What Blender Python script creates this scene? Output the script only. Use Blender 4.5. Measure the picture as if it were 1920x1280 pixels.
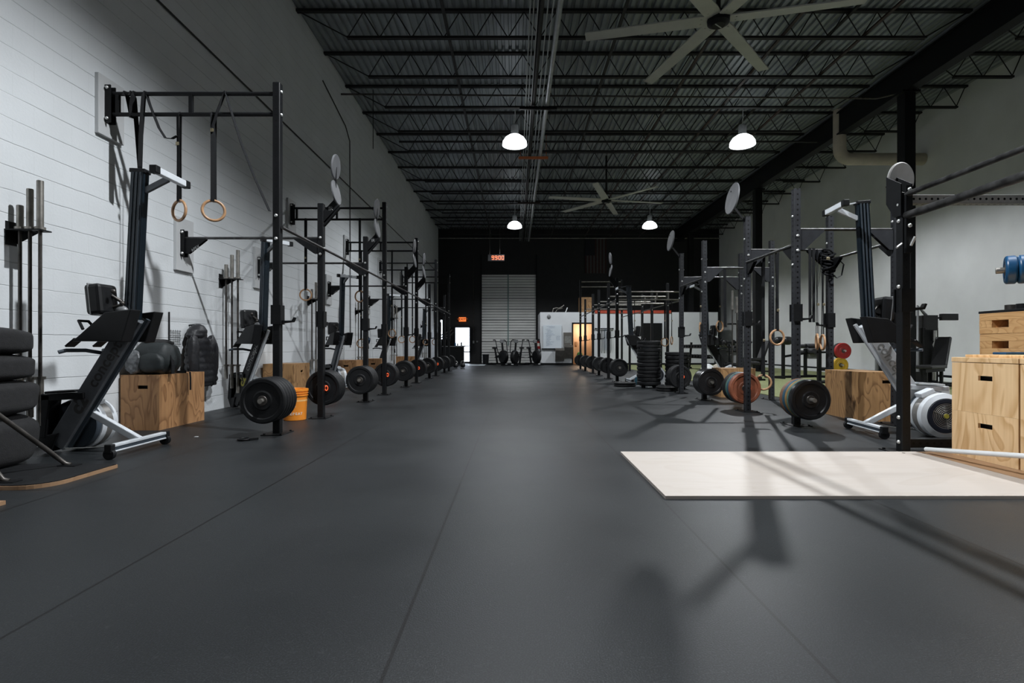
import bpy, math, random
from mathutils import Vector, Matrix, Euler

# ------------------------------------------------------------------ camera, world, sun, exposure
for o in list(bpy.data.objects):
    bpy.data.objects.remove(o)
scene = bpy.context.scene
COL = scene.collection
PI = math.pi
R = math.radians

cam_data = bpy.data.cameras.new('camera')
cam_data.sensor_width = 36.0
cam_data.lens = 18.75
cam_data.shift_x = -5 / 1920
cam_data.shift_y = 11 / 1920
cam_data.clip_start = 0.05
cam_data.clip_end = 200
camera = bpy.data.objects.new('camera', cam_data)
camera.location = (0, 0, 0.9)
camera.rotation_euler = (R(90), 0, 0)
COL.objects.link(camera)
scene.camera = camera

vs = scene.view_settings
vs.view_transform = 'Standard'
vs.look = 'None'
vs.gamma = 1.0
vs.use_curve_mapping = False
vs.exposure = 0.0

world = bpy.data.worlds.new('sky')
scene.world = world
world.use_nodes = True
wn = world.node_tree.nodes
wn['Background'].inputs['Color'].default_value = (0.80, 0.86, 1.0, 1)
wn['Background'].inputs['Strength'].default_value = 5.0

sun_data = bpy.data.lights.new('sun', 'SUN')
sun_data.energy = 6.0
sun_data.angle = R(0.6)
sun_data.color = (1.0, 0.96, 0.9)
sun = bpy.data.objects.new('sun', sun_data)
sun.rotation_euler = Vector((1.15, -0.75, -0.95)).to_track_quat('-Z', 'Y').to_euler()
COL.objects.link(sun)

# room: X across (aisle at 0), Y into the room, Z up
XL, XR, YB, YF, ZC = -4.3, 11.5, 30.0, -7.0, 7.56
LAMP_SPOTS = [(x, y) for y in (-5.1, 4.45, 14.05, 23.7) for x in (0.0, 6.0)]
LAMP_Z = 6.42
LAMP_WATT = 880.0
LAMP_COLOR = (0.93, 0.965, 1.0)

# ------------------------------------------------------------------ materials
def _mat(name):
    m = bpy.data.materials.new(name)
    m.use_nodes = True
    nt = m.node_tree
    b = nt.nodes['Principled BSDF']
    return m, nt, b

def N(nt, kind, **kw):
    n = nt.nodes.new(kind)
    for k, v in kw.items():
        if hasattr(n, k):
            setattr(n, k, v)
    return n

def math_node(nt, op, a, b=None, c=None):
    n = nt.nodes.new('ShaderNodeMath')
    n.operation = op
    for i, v in enumerate((a, b, c)):
        if v is None:
            continue
        if isinstance(v, (int, float)):
            n.inputs[i].default_value = v
        else:
            nt.links.new(v, n.inputs[i])
    return n.outputs[0]

def ramp(nt, fac, stops):
    n = nt.nodes.new('ShaderNodeValToRGB')
    cr = n.color_ramp
    while len(cr.elements) < len(stops):
        cr.elements.new(0.5)
    for e, (p, c) in zip(cr.elements, stops):
        e.position = p
        e.color = (c[0], c[1], c[2], 1)
    nt.links.new(fac, n.inputs[0])
    return n.outputs[0]

def plain(name, color, rough=0.5, metal=0.0, var=0.12, scale=9.0, bump=0.0, bump_scale=60.0, spec=0.5):
    """a painted / rubber / metal surface with a little mottling"""
    m, nt, b = _mat(name)
    tc = N(nt, 'ShaderNodeTexCoord')
    no = N(nt, 'ShaderNodeTexNoise')
    no.inputs['Scale'].default_value = scale
    no.inputs['Detail'].default_value = 5
    nt.links.new(tc.outputs['Object'], no.inputs['Vector'])
    lo = [max(0, c * (1 - var)) for c in color]
    hi = [min(1, c * (1 + var)) for c in color]
    nt.links.new(ramp(nt, no.outputs['Fac'], [(0.3, lo), (0.7, hi)]), b.inputs['Base Color'])
    b.inputs['Roughness'].default_value = rough
    b.inputs['Metallic'].default_value = metal
    b.inputs['Specular IOR Level'].default_value = spec
    if bump > 0:
        nb = N(nt, 'ShaderNodeTexNoise')
        nb.inputs['Scale'].default_value = bump_scale
        nb.inputs['Detail'].default_value = 4
        nt.links.new(tc.outputs['Object'], nb.inputs['Vector'])
        bp = N(nt, 'ShaderNodeBump')
        bp.inputs['Strength'].default_value = bump
        bp.inputs['Distance'].default_value = 0.01
        nt.links.new(nb.outputs['Fac'], bp.inputs['Height'])
        nt.links.new(bp.outputs['Normal'], b.inputs['Normal'])
    return m

def emitter(name, color, strength):
    m, nt, b = _mat(name)
    b.inputs['Base Color'].default_value = (0.02, 0.02, 0.02, 1)
    b.inputs['Emission Color'].default_value = (*color, 1)
    b.inputs['Emission Strength'].default_value = strength
    return m

def rubber_floor():
    m, nt, b = _mat('rubber_floor')
    tc = N(nt, 'ShaderNodeTexCoord')
    sep = N(nt, 'ShaderNodeSeparateXYZ')
    nt.links.new(tc.outputs['Object'], sep.inputs[0])
    X, Y = sep.outputs[0], sep.outputs[1]
    # mats 1.23 m wide, laid in columns along the room
    u = math_node(nt, 'DIVIDE', math_node(nt, 'ADD', X, 0.36 + 12.3), 1.23)
    col = math_node(nt, 'FLOOR', u)
    fu = math_node(nt, 'FRACT', u)
    du = math_node(nt, 'MULTIPLY', math_node(nt, 'MINIMUM', fu, math_node(nt, 'SUBTRACT', 1.0, fu)), 1.23)
    off = math_node(nt, 'MULTIPLY', math_node(nt, 'ABSOLUTE', math_node(nt, 'SUBTRACT', col, 10.0)), 1.4)
    v = math_node(nt, 'DIVIDE', math_node(nt, 'ADD', math_node(nt, 'ADD', Y, off), 70.0 - 7.56), 7.0)
    fv = math_node(nt, 'FRACT', v)
    dv = math_node(nt, 'MULTIPLY', math_node(nt, 'MINIMUM', fv, math_node(nt, 'SUBTRACT', 1.0, fv)), 7.0)
    d = math_node(nt, 'MINIMUM', du, dv)
    seam = math_node(nt, 'LESS_THAN', d, 0.006)
    n1 = N(nt, 'ShaderNodeTexNoise'); n1.inputs['Scale'].default_value = 0.9; n1.inputs['Detail'].default_value = 6
    n2 = N(nt, 'ShaderNodeTexNoise'); n2.inputs['Scale'].default_value = 190; n2.inputs['Detail'].default_value = 3
    n3 = N(nt, 'ShaderNodeTexNoise'); n3.inputs['Scale'].default_value = 34; n3.inputs['Detail'].default_value = 8
    for n in (n1, n2, n3):
        nt.links.new(tc.outputs['Object'], n.inputs['Vector'])
    base = ramp(nt, n1.outputs['Fac'], [(0.3, (0.0095, 0.0110, 0.0121)), (0.7, (0.0162, 0.0182, 0.0197))])
    fleck = ramp(nt, n2.outputs['Fac'], [(0.0, (0.55, 0.55, 0.55)), (0.5, (1.0, 1.0, 1.0)), (0.68, (2.3, 2.3, 2.3))])
    mul = N(nt, 'ShaderNodeMix', data_type='RGBA', blend_type='MULTIPLY'); mul.inputs[0].default_value = 1.0
    nt.links.new(base, mul.inputs[6]); nt.links.new(fleck, mul.inputs[7])
    scuff = ramp(nt, n3.outputs['Fac'], [(0.62, (0, 0, 0)), (0.80, (1, 1, 1))])
    mx = N(nt, 'ShaderNodeMix', data_type='RGBA')
    nt.links.new(math_node(nt, 'MULTIPLY', scuff, 0.45), mx.inputs[0])
    nt.links.new(mul.outputs[2], mx.inputs[6]); mx.inputs[7].default_value = (0.055, 0.058, 0.06, 1)
    sm = N(nt, 'ShaderNodeMix', data_type='RGBA')
    nt.links.new(seam, sm.inputs[0])
    nt.links.new(mx.outputs[2], sm.inputs[6]); sm.inputs[7].default_value = (0.003, 0.003, 0.0035, 1)
    nt.links.new(sm.outputs[2], b.inputs['Base Color'])
    rr = ramp(nt, n1.outputs['Fac'], [(0.3, (0.41,) * 3), (0.7, (0.50,) * 3)])
    nt.links.new(rr, b.inputs['Roughness'])
    b.inputs['Specular IOR Level'].default_value = 0.30
    bp = N(nt, 'ShaderNodeBump'); bp.inputs['Strength'].default_value = 0.22; bp.inputs['Distance'].default_value = 0.004
    nt.links.new(n2.outputs['Fac'], bp.inputs['Height'])
    nt.links.new(bp.outputs['Normal'], b.inputs['Normal'])
    return m

def block_wall(name, color, mortar, bump=0.55):
    """painted concrete block laid in running bond along Y: clear bed joints, nearly filled head joints"""
    m, nt, b = _mat(name)
    tc = N(nt, 'ShaderNodeTexCoord')
    sep = N(nt, 'ShaderNodeSeparateXYZ'); nt.links.new(tc.outputs['Object'], sep.inputs[0])
    n0 = N(nt, 'ShaderNodeTexNoise'); n0.inputs['Scale'].default_value = 5; n0.inputs['Detail'].default_value = 5
    nt.links.new(tc.outputs['Object'], n0.inputs['Vector'])
    wob = math_node(nt, 'MULTIPLY', math_node(nt, 'SUBTRACT', n0.outputs['Fac'], 0.5), 0.016)
    row = math_node(nt, 'DIVIDE', math_node(nt, 'ADD', sep.outputs[2], wob), 0.2035)
    fz = math_node(nt, 'FRACT', row)
    dz = math_node(nt, 'MULTIPLY', math_node(nt, 'MINIMUM', fz, math_node(nt, 'SUBTRACT', 1.0, fz)), 0.2035)
    half = math_node(nt, 'MULTIPLY', math_node(nt, 'MODULO', math_node(nt, 'FLOOR', row), 2.0), 0.2035)
    fy = math_node(nt, 'FRACT', math_node(nt, 'DIVIDE', math_node(nt, 'ADD', math_node(nt, 'ADD', sep.outputs[1], half), 40.0), 0.407))
    dy = math_node(nt, 'MULTIPLY', math_node(nt, 'MINIMUM', fy, math_node(nt, 'SUBTRACT', 1.0, fy)), 0.407)
    def line(d, w):
        n = nt.nodes.new('ShaderNodeMapRange'); n.interpolation_type = 'SMOOTHSTEP'
        nt.links.new(d, n.inputs[0]); n.inputs[1].default_value = 0.0; n.inputs[2].default_value = w
        n.inputs[3].default_value = 1.0; n.inputs[4].default_value = 0.0
        return n.outputs[0]
    n3 = N(nt, 'ShaderNodeTexNoise'); n3.inputs['Scale'].default_value = 1.3; n3.inputs['Detail'].default_value = 4
    nt.links.new(tc.outputs['Object'], n3.inputs['Vector'])
    filled = ramp(nt, n3.outputs['Fac'], [(0.3, (0.35,) * 3), (0.6, (1,) * 3)])
    joint = math_node(nt, 'MAXIMUM', math_node(nt, 'MULTIPLY', line(dz, 0.0058), filled), math_node(nt, 'MULTIPLY', line(dy, 0.005), 0.14))
    n1 = N(nt, 'ShaderNodeTexNoise'); n1.inputs['Scale'].default_value = 1.6; n1.inputs['Detail'].default_value = 6
    nt.links.new(tc.outputs['Object'], n1.inputs['Vector'])
    base = ramp(nt, n1.outputs['Fac'], [(0.25, [c * 0.93 for c in color]), (0.75, [c * 1.04 for c in color])])
    mx = N(nt, 'ShaderNodeMix', data_type='RGBA')
    nt.links.new(joint, mx.inputs[0]); nt.links.new(base, mx.inputs[6]); mx.inputs[7].default_value = tuple(mortar) + (1,)
    nt.links.new(mx.outputs[2], b.inputs['Base Color'])
    b.inputs['Roughness'].default_value = 0.6
    n2 = N(nt, 'ShaderNodeTexNoise'); n2.inputs['Scale'].default_value = 40; n2.inputs['Detail'].default_value = 5
    nt.links.new(tc.outputs['Object'], n2.inputs['Vector'])
    h = math_node(nt, 'SUBTRACT', math_node(nt, 'MULTIPLY', n2.outputs['Fac'], 0.4), joint)
    bp = N(nt, 'ShaderNodeBump'); bp.inputs['Strength'].default_value = bump; bp.inputs['Distance'].default_value = 0.008
    nt.links.new(h, bp.inputs['Height']); nt.links.new(bp.outputs['Normal'], b.inputs['Normal'])
    return m

def plywood(name, light, dark, axis='Z', scale=1.0, rough=0.55, figure=0.5):
    """wood veneer: cathedral grain that runs along axis, shifted from one piece to the next"""
    m, nt, b = _mat(name)
    tc = N(nt, 'ShaderNodeTexCoord')
    oi = N(nt, 'ShaderNodeObjectInfo')
    add = N(nt, 'ShaderNodeVectorMath', operation='ADD')
    sc = N(nt, 'ShaderNodeVectorMath', operation='SCALE'); sc.inputs['Scale'].default_value = 17.0
    cmb = N(nt, 'ShaderNodeCombineXYZ')
    for i in range(3):
        nt.links.new(oi.outputs['Random'], cmb.inputs[i])
    nt.links.new(cmb.outputs[0], sc.inputs[0])
    nt.links.new(tc.outputs['Object'], add.inputs[0]); nt.links.new(sc.outputs[0], add.inputs[1])
    mp = N(nt, 'ShaderNodeMapping')
    s = {'X': (0.35, 1, 1), 'Y': (1, 0.35, 1), 'Z': (1, 1, 0.35)}[axis]
    mp.inputs['Scale'].default_value = [x * 2.6 * scale for x in s]
    nt.links.new(add.outputs[0], mp.inputs['Vector'])
    n1 = N(nt, 'ShaderNodeTexNoise'); n1.inputs['Scale'].default_value = 1.1; n1.inputs['Detail'].default_value = 2.0
    n1.inputs['Distortion'].default_value = 0.6
    nt.links.new(mp.outputs[0], n1.inputs['Vector'])
    rings = math_node(nt, 'FRACT', math_node(nt, 'MULTIPLY', n1.outputs['Fac'], 11.0))
    fig = ramp(nt, rings, [(0.0, (0, 0, 0)), (0.55, (0.25,) * 3), (0.9, (1, 1, 1)), (1.0, (0, 0, 0))])
    mp2 = N(nt, 'ShaderNodeMapping')
    s2 = {'X': (2, 60, 60), 'Y': (60, 2, 60), 'Z': (60, 60, 2)}[axis]
    mp2.inputs['Scale'].default_value = s2
    nt.links.new(add.outputs[0], mp2.inputs['Vector'])
    n2 = N(nt, 'ShaderNodeTexNoise'); n2.inputs['Scale'].default_value = 1.0; n2.inputs['Detail'].default_value = 4
    nt.links.new(mp2.outputs[0], n2.inputs['Vector'])
    f = math_node(nt, 'ADD', math_node(nt, 'MULTIPLY', fig, figure), math_node(nt, 'MULTIPLY', n2.outputs['Fac'], 0.55))
    col = ramp(nt, f, [(0.15, light), (0.95, dark)])
    nt.links.new(col, b.inputs['Base Color'])
    b.inputs['Roughness'].default_value = rough
    return m

def perforated_steel(name, color, pitch=0.058, radius=0.010, rough=0.5, metal=0.0, axis=2):
    """square tube with a row of round bolt holes down the middle of each face"""
    m, nt, b = _mat(name)
    tc = N(nt, 'ShaderNodeTexCoord')
    ge = N(nt, 'ShaderNodeTexCoord')
    sep = N(nt, 'ShaderNodeSeparateXYZ'); nt.links.new(tc.outputs['Object'], sep.inputs[0])
    sn = N(nt, 'ShaderNodeSeparateXYZ'); nt.links.new(tc.outputs['Normal'], sn.inputs[0])
    a, c = [i for i in range(3) if i != axis]
    face = math_node(nt, 'GREATER_THAN', math_node(nt, 'ABSOLUTE', sn.outputs[a]), 0.5)
    lat = math_node(nt, 'ADD', math_node(nt, 'MULTIPLY', face, sep.outputs[c]),
                    math_node(nt, 'MULTIPLY', math_node(nt, 'SUBTRACT', 1.0, face), sep.outputs[a]))
    w = math_node(nt, 'SUBTRACT', math_node(nt, 'FRACT', math_node(nt, 'DIVIDE', sep.outputs[axis], pitch)), 0.5)
    w = math_node(nt, 'MULTIPLY', w, pitch)
    r2 = math_node(nt, 'ADD', math_node(nt, 'MULTIPLY', w, w), math_node(nt, 'MULTIPLY', lat, lat))
    hole = math_node(nt, 'LESS_THAN', r2, radius * radius)
    no = N(nt, 'ShaderNodeTexNoise'); no.inputs['Scale'].default_value = 14; no.inputs['Detail'].default_value = 6
    nt.links.new(tc.outputs['Object'], no.inputs['Vector'])
    c0 = ramp(nt, no.outputs['Fac'], [(0.35, [x * 0.85 for x in color]), (0.75, [x * 1.2 for x in color])])
    mx = N(nt, 'ShaderNodeMix', data_type='RGBA')
    nt.links.new(hole, mx.inputs[0]); nt.links.new(c0, mx.inputs[6]); mx.inputs[7].default_value = (0.002, 0.002, 0.002, 1)
    nt.links.new(mx.outputs[2], b.inputs['Base Color'])
    b.inputs['Roughness'].default_value = rough
    b.inputs['Metallic'].default_value = metal
    b.inputs['Specular IOR Level'].default_value = 0.24
    return m

def glass(name):
    m, nt, b = _mat(name)
    out = nt.nodes['Material Output']
    tr = N(nt, 'ShaderNodeBsdfTransparent'); tr.inputs[0].default_value = (0.94, 0.96, 0.96, 1)
    gl = N(nt, 'ShaderNodeBsdfGlossy'); gl.inputs['Roughness'].default_value = 0.02
    fr = N(nt, 'ShaderNodeFresnel'); fr.inputs[0].default_value = 1.45
    mx = N(nt, 'ShaderNodeMixShader')
    nt.links.new(fr.outputs[0], mx.inputs[0]); nt.links.new(tr.outputs[0], mx.inputs[1]); nt.links.new(gl.outputs[0], mx.inputs[2])
    nt.links.new(mx.outputs[0], out.inputs[0])
    return m

MT = {
    'floor': rubber_floor(),
    'wall': block_wall('painted_block', (0.66, 0.685, 0.70), (0.40, 0.42, 0.43)),
    'wall_right': plain('painted_wall', (0.72, 0.73, 0.73), 0.65, 0, 0.05, 1.5, 0.15, 35),
    'black_wall': plain('black_wall_paint', (0.010, 0.0105, 0.011), 0.7, 0, 0.2, 3),
    'white_wall': plain('white_wall_paint', (0.66, 0.68, 0.70), 0.6, 0, 0.04, 2),
    'deck': plain('metal_deck', (0.27, 0.30, 0.315), 0.45, 0.25, 0.2, 1.5),
    'joist': plain('dark_primer', (0.007, 0.0066, 0.0064), 0.6, 0.0, 0.3, 3),
    'rust': plain('red_primer', (0.026, 0.012, 0.009), 0.6, 0.0, 0.3, 3),
    'galv': plain('galvanised_pipe', (0.42, 0.44, 0.45), 0.42, 0.55, 0.12, 6),
    'wire': plain('wire_black', (0.012, 0.012, 0.012), 0.5),
    'orange_strut': plain('orange_strut', (0.45, 0.12, 0.03), 0.5),
    'cream': plain('cream_insulation', (0.48, 0.43, 0.35), 0.7, 0, 0.15, 3, 0.3, 30),
    'fan': plain('fan_blade_metal', (0.50, 0.51, 0.46), 0.45, 0.2, 0.05, 5),
    'black_metal': plain('black_powder_coat', (0.0062, 0.0067, 0.0075), 0.5, 0.0, 0.25, 12, spec=0.22),
    'upright': perforated_steel('black_upright', (0.0056, 0.0062, 0.0072), 0.062, 0.008, 0.5),
    'upright_grey': perforated_steel('graphite_upright', (0.024, 0.0255, 0.029), 0.060, 0.0112, 0.45),
    'beam_perf': perforated_steel('graphite_beam', (0.30, 0.30, 0.295), 0.052, 0.0105, 0.4, 0.4, axis=0),
    'beam_black': perforated_steel('black_beam', (0.014, 0.0145, 0.015), 0.06, 0.0105, 0.4, 0.0, axis=0),
    'pipe_worn': plain('worn_black_pipe', (0.05, 0.05, 0.05), 0.36, 0.5, 0.6, 14),
    'steel': plain('steel', (0.52, 0.52, 0.50), 0.34, 0.9, 0.18, 12),
    'steel_old': plain('worn_steel', (0.30, 0.285, 0.26), 0.42, 0.75, 0.3, 10),
    'steel_dark': plain('oxide_bar_steel', (0.085, 0.078, 0.072), 0.42, 0.7, 0.35, 14),
    'zinc': plain('zinc_bolt', (0.66, 0.67, 0.66), 0.35, 0.6, 0.1, 40),
    'rubber': plain('black_rubber', (0.0075, 0.008, 0.009), 0.55, 0, 0.2, 20, 0.12, 120, 0.3),
    'rubber_gloss': plain('black_urethane', (0.010, 0.010, 0.011), 0.28, 0, 0.15, 20),
    'rubber_brown': plain('red_brown_rubber', (0.20, 0.062, 0.030), 0.5, 0, 0.25, 12, 0.1, 80),
    'rubber_blue': plain('dull_blue_rubber', (0.02, 0.065, 0.10), 0.5, 0, 0.2, 12),
    'rubber_yellow': plain('mustard_rubber', (0.22, 0.135, 0.045), 0.5, 0, 0.2, 12),
    'rubber_green': plain('dull_green_rubber', (0.055, 0.12, 0.10), 0.5, 0, 0.2, 12),
    'rubber_rim': plain('tan_rubber', (0.16, 0.085, 0.05), 0.5, 0, 0.2, 12),
    'blue_plate': plain('bright_blue_plate', (0.005, 0.060, 0.150), 0.38, 0, 0.25, 10),
    'red_plate': plain('red_plate', (0.33, 0.018, 0.016), 0.42, 0, 0.15, 10),
    'yellow_plate': plain('yellow_plate', (0.50, 0.30, 0.02), 0.42, 0, 0.12, 10),
    'rower_black': plain('rower_black_plastic', (0.0085, 0.009, 0.010), 0.42, 0, 0.2, 10, spec=0.3),
    'rower_boom': plain('rower_graphite_boom', (0.125, 0.135, 0.148), 0.35, 0.1, 0.15, 10),
    'rower_rail': plain('rower_blue_black_rail', (0.010, 0.017, 0.024), 0.24, 0.35, 0.15, 6),
    'rower_white': plain('rower_light_grey', (0.60, 0.63, 0.66), 0.38, 0, 0.06, 8),
    'rower_cover': plain('rower_slate_cover', (0.042, 0.054, 0.068), 0.4, 0, 0.12, 8),
    'rower_mesh': plain('perforated_steel_band', (0.27, 0.26, 0.245), 0.4, 0.6, 0.3, 220),
    'logo_dark': plain('logo_faded', (0.045, 0.043, 0.042), 0.5),
    'logo_grey': plain('logo_grey', (0.30, 0.31, 0.31), 0.5),
    'logo_yellow': plain('logo_yellow', (0.40, 0.36, 0.05), 0.5),
    'ring_wood': plain('ring_birch', (0.42, 0.24, 0.125), 0.4, 0, 0.22, 25),
    'strap': plain('black_webbing', (0.0075, 0.008, 0.009), 0.8, 0, 0.2, 40, spec=0.2),
    'brass': plain('buckle_brass', (0.30, 0.26, 0.17), 0.35, 0.8, 0.1, 30),
    'fan_cover': plain('flywheel_dark_blue', (0.012, 0.016, 0.027), 0.4, 0, 0.12, 8),
    'disc_lit': plain('target_lit_plastic', (0.24, 0.235, 0.225), 0.55, 0, 0.12, 9),  # same plastic as the other targets, lamplight on it put into the colour
    'disc': plain('target_grey_plastic', (0.115, 0.118, 0.125), 0.5, 0, 0.12, 9),
    'board': plain('white_painted_board', (0.50, 0.51, 0.515), 0.6, 0, 0.05, 4),
    'ply_dark': plywood('stained_plywood', (0.42, 0.225, 0.098), (0.16, 0.068, 0.024), 'Z', 1.1),
    'ply_light': plywood('pine_plywood', (0.84, 0.60, 0.345), (0.56, 0.325, 0.135), 'Z', 1.0, 0.5, 0.55),
    'ply_stripe': plywood('oak_plywood', (0.41, 0.235, 0.10), (0.125, 0.058, 0.023), 'Z', 1.3),
    'ply_platform': plywood('birch_platform', (0.475, 0.43, 0.39), (0.405, 0.35, 0.30), 'X', 0.6, 0.5, 0.25),
    'ply_brown': plywood('worn_plywood', (0.36, 0.22, 0.125), (0.24, 0.135, 0.07), 'Y', 0.8, 0.5, 0.3),
    'ply_edge': plywood('pallet_wood', (0.72, 0.44, 0.20), (0.46, 0.225, 0.075), 'Y', 1.5, 0.6, 0.45),
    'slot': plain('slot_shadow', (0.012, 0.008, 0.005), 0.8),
    'fabric': plain('black_canvas', (0.0115, 0.0115, 0.0125), 0.85, 0, 0.25, 30, 0.4, 160),
    'backpack': plain('dark_green_nylon', (0.0135, 0.018, 0.019), 0.6, 0, 0.3, 10, 0.6, 14),
    'jacket': plain('black_quilted_nylon', (0.0115, 0.012, 0.0145), 0.5, 0, 0.3, 12, 0.6, 22),
    'orange': plain('orange_bucket', (0.83, 0.27, 0.028), 0.38, 0, 0.06, 8),
    'orange_red': plain('red_orange_bucket', (0.72, 0.13, 0.03), 0.4, 0, 0.08, 8),
    'white_print': plain('white_print', (0.78, 0.72, 0.62), 0.5),
    'white': plain('white_plastic', (0.74, 0.76, 0.77), 0.4, 0, 0.04, 8),
    'turf': plain('green_turf', (0.215, 0.235, 0.105), 0.9, 0, 0.2, 40, 0.5, 300),
    'door_metal': plain('roll_door_steel', (0.72, 0.72, 0.695), 0.55, 0.0, 0.06, 1.3),
    'door_groove': plain('roll_door_groove', (0.06, 0.065, 0.065), 0.6),
    'door_post': plain('teal_strut', (0.17, 0.25, 0.24), 0.45, 0.3),
    'red_trim': plain('red_trim', (0.42, 0.06, 0.03), 0.5),
    'peach': plain('peach_paint', (0.72, 0.47, 0.29), 0.6, 0, 0.06, 2),
    'extinguisher': plain('extinguisher_red', (0.40, 0.02, 0.02), 0.35),
    'fountain': plain('brushed_steel_fountain', (0.22, 0.205, 0.185), 0.4, 0.6, 0.15, 8),
    'marker': plain('blue_marker_ink', (0.10, 0.17, 0.30), 0.6),
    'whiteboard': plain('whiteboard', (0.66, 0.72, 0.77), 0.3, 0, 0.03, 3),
    'flag_red': plain('faded_red_cloth', (0.035, 0.012, 0.011), 0.85),
    'flag_white': plain('faded_white_cloth', (0.06, 0.06, 0.06), 0.85),
    'flag_blue': plain('faded_blue_cloth', (0.007, 0.008, 0.012), 0.85),
    'green_bag': plain('green_bag', (0.05, 0.22, 0.05), 0.6),
    'vinyl': plain('black_vinyl', (0.012, 0.012, 0.013), 0.38, 0, 0.2, 12),
    'grey_equip': plain('grey_equipment', (0.20, 0.205, 0.21), 0.45, 0.2),
    'blue_mat': plain('teal_blue_mat', (0.01, 0.075, 0.115), 0.6),
    'glass': glass('clear_glass'),
    'lamp': emitter('lamp_glow', (0.93, 0.965, 1.0), 3.6),
    'led': emitter('led_digit', (1.0, 0.17, 0.06), 2.6),
    'exit_glow': emitter('exit_panel', (1.0, 0.23, 0.05), 1.1),
    'exit_dark': plain('exit_letters', (0.35, 0.03, 0.01), 0.5),
    'led_ring': emitter('led_ring', (1.0, 0.13, 0.035), 1.5),
}

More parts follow.
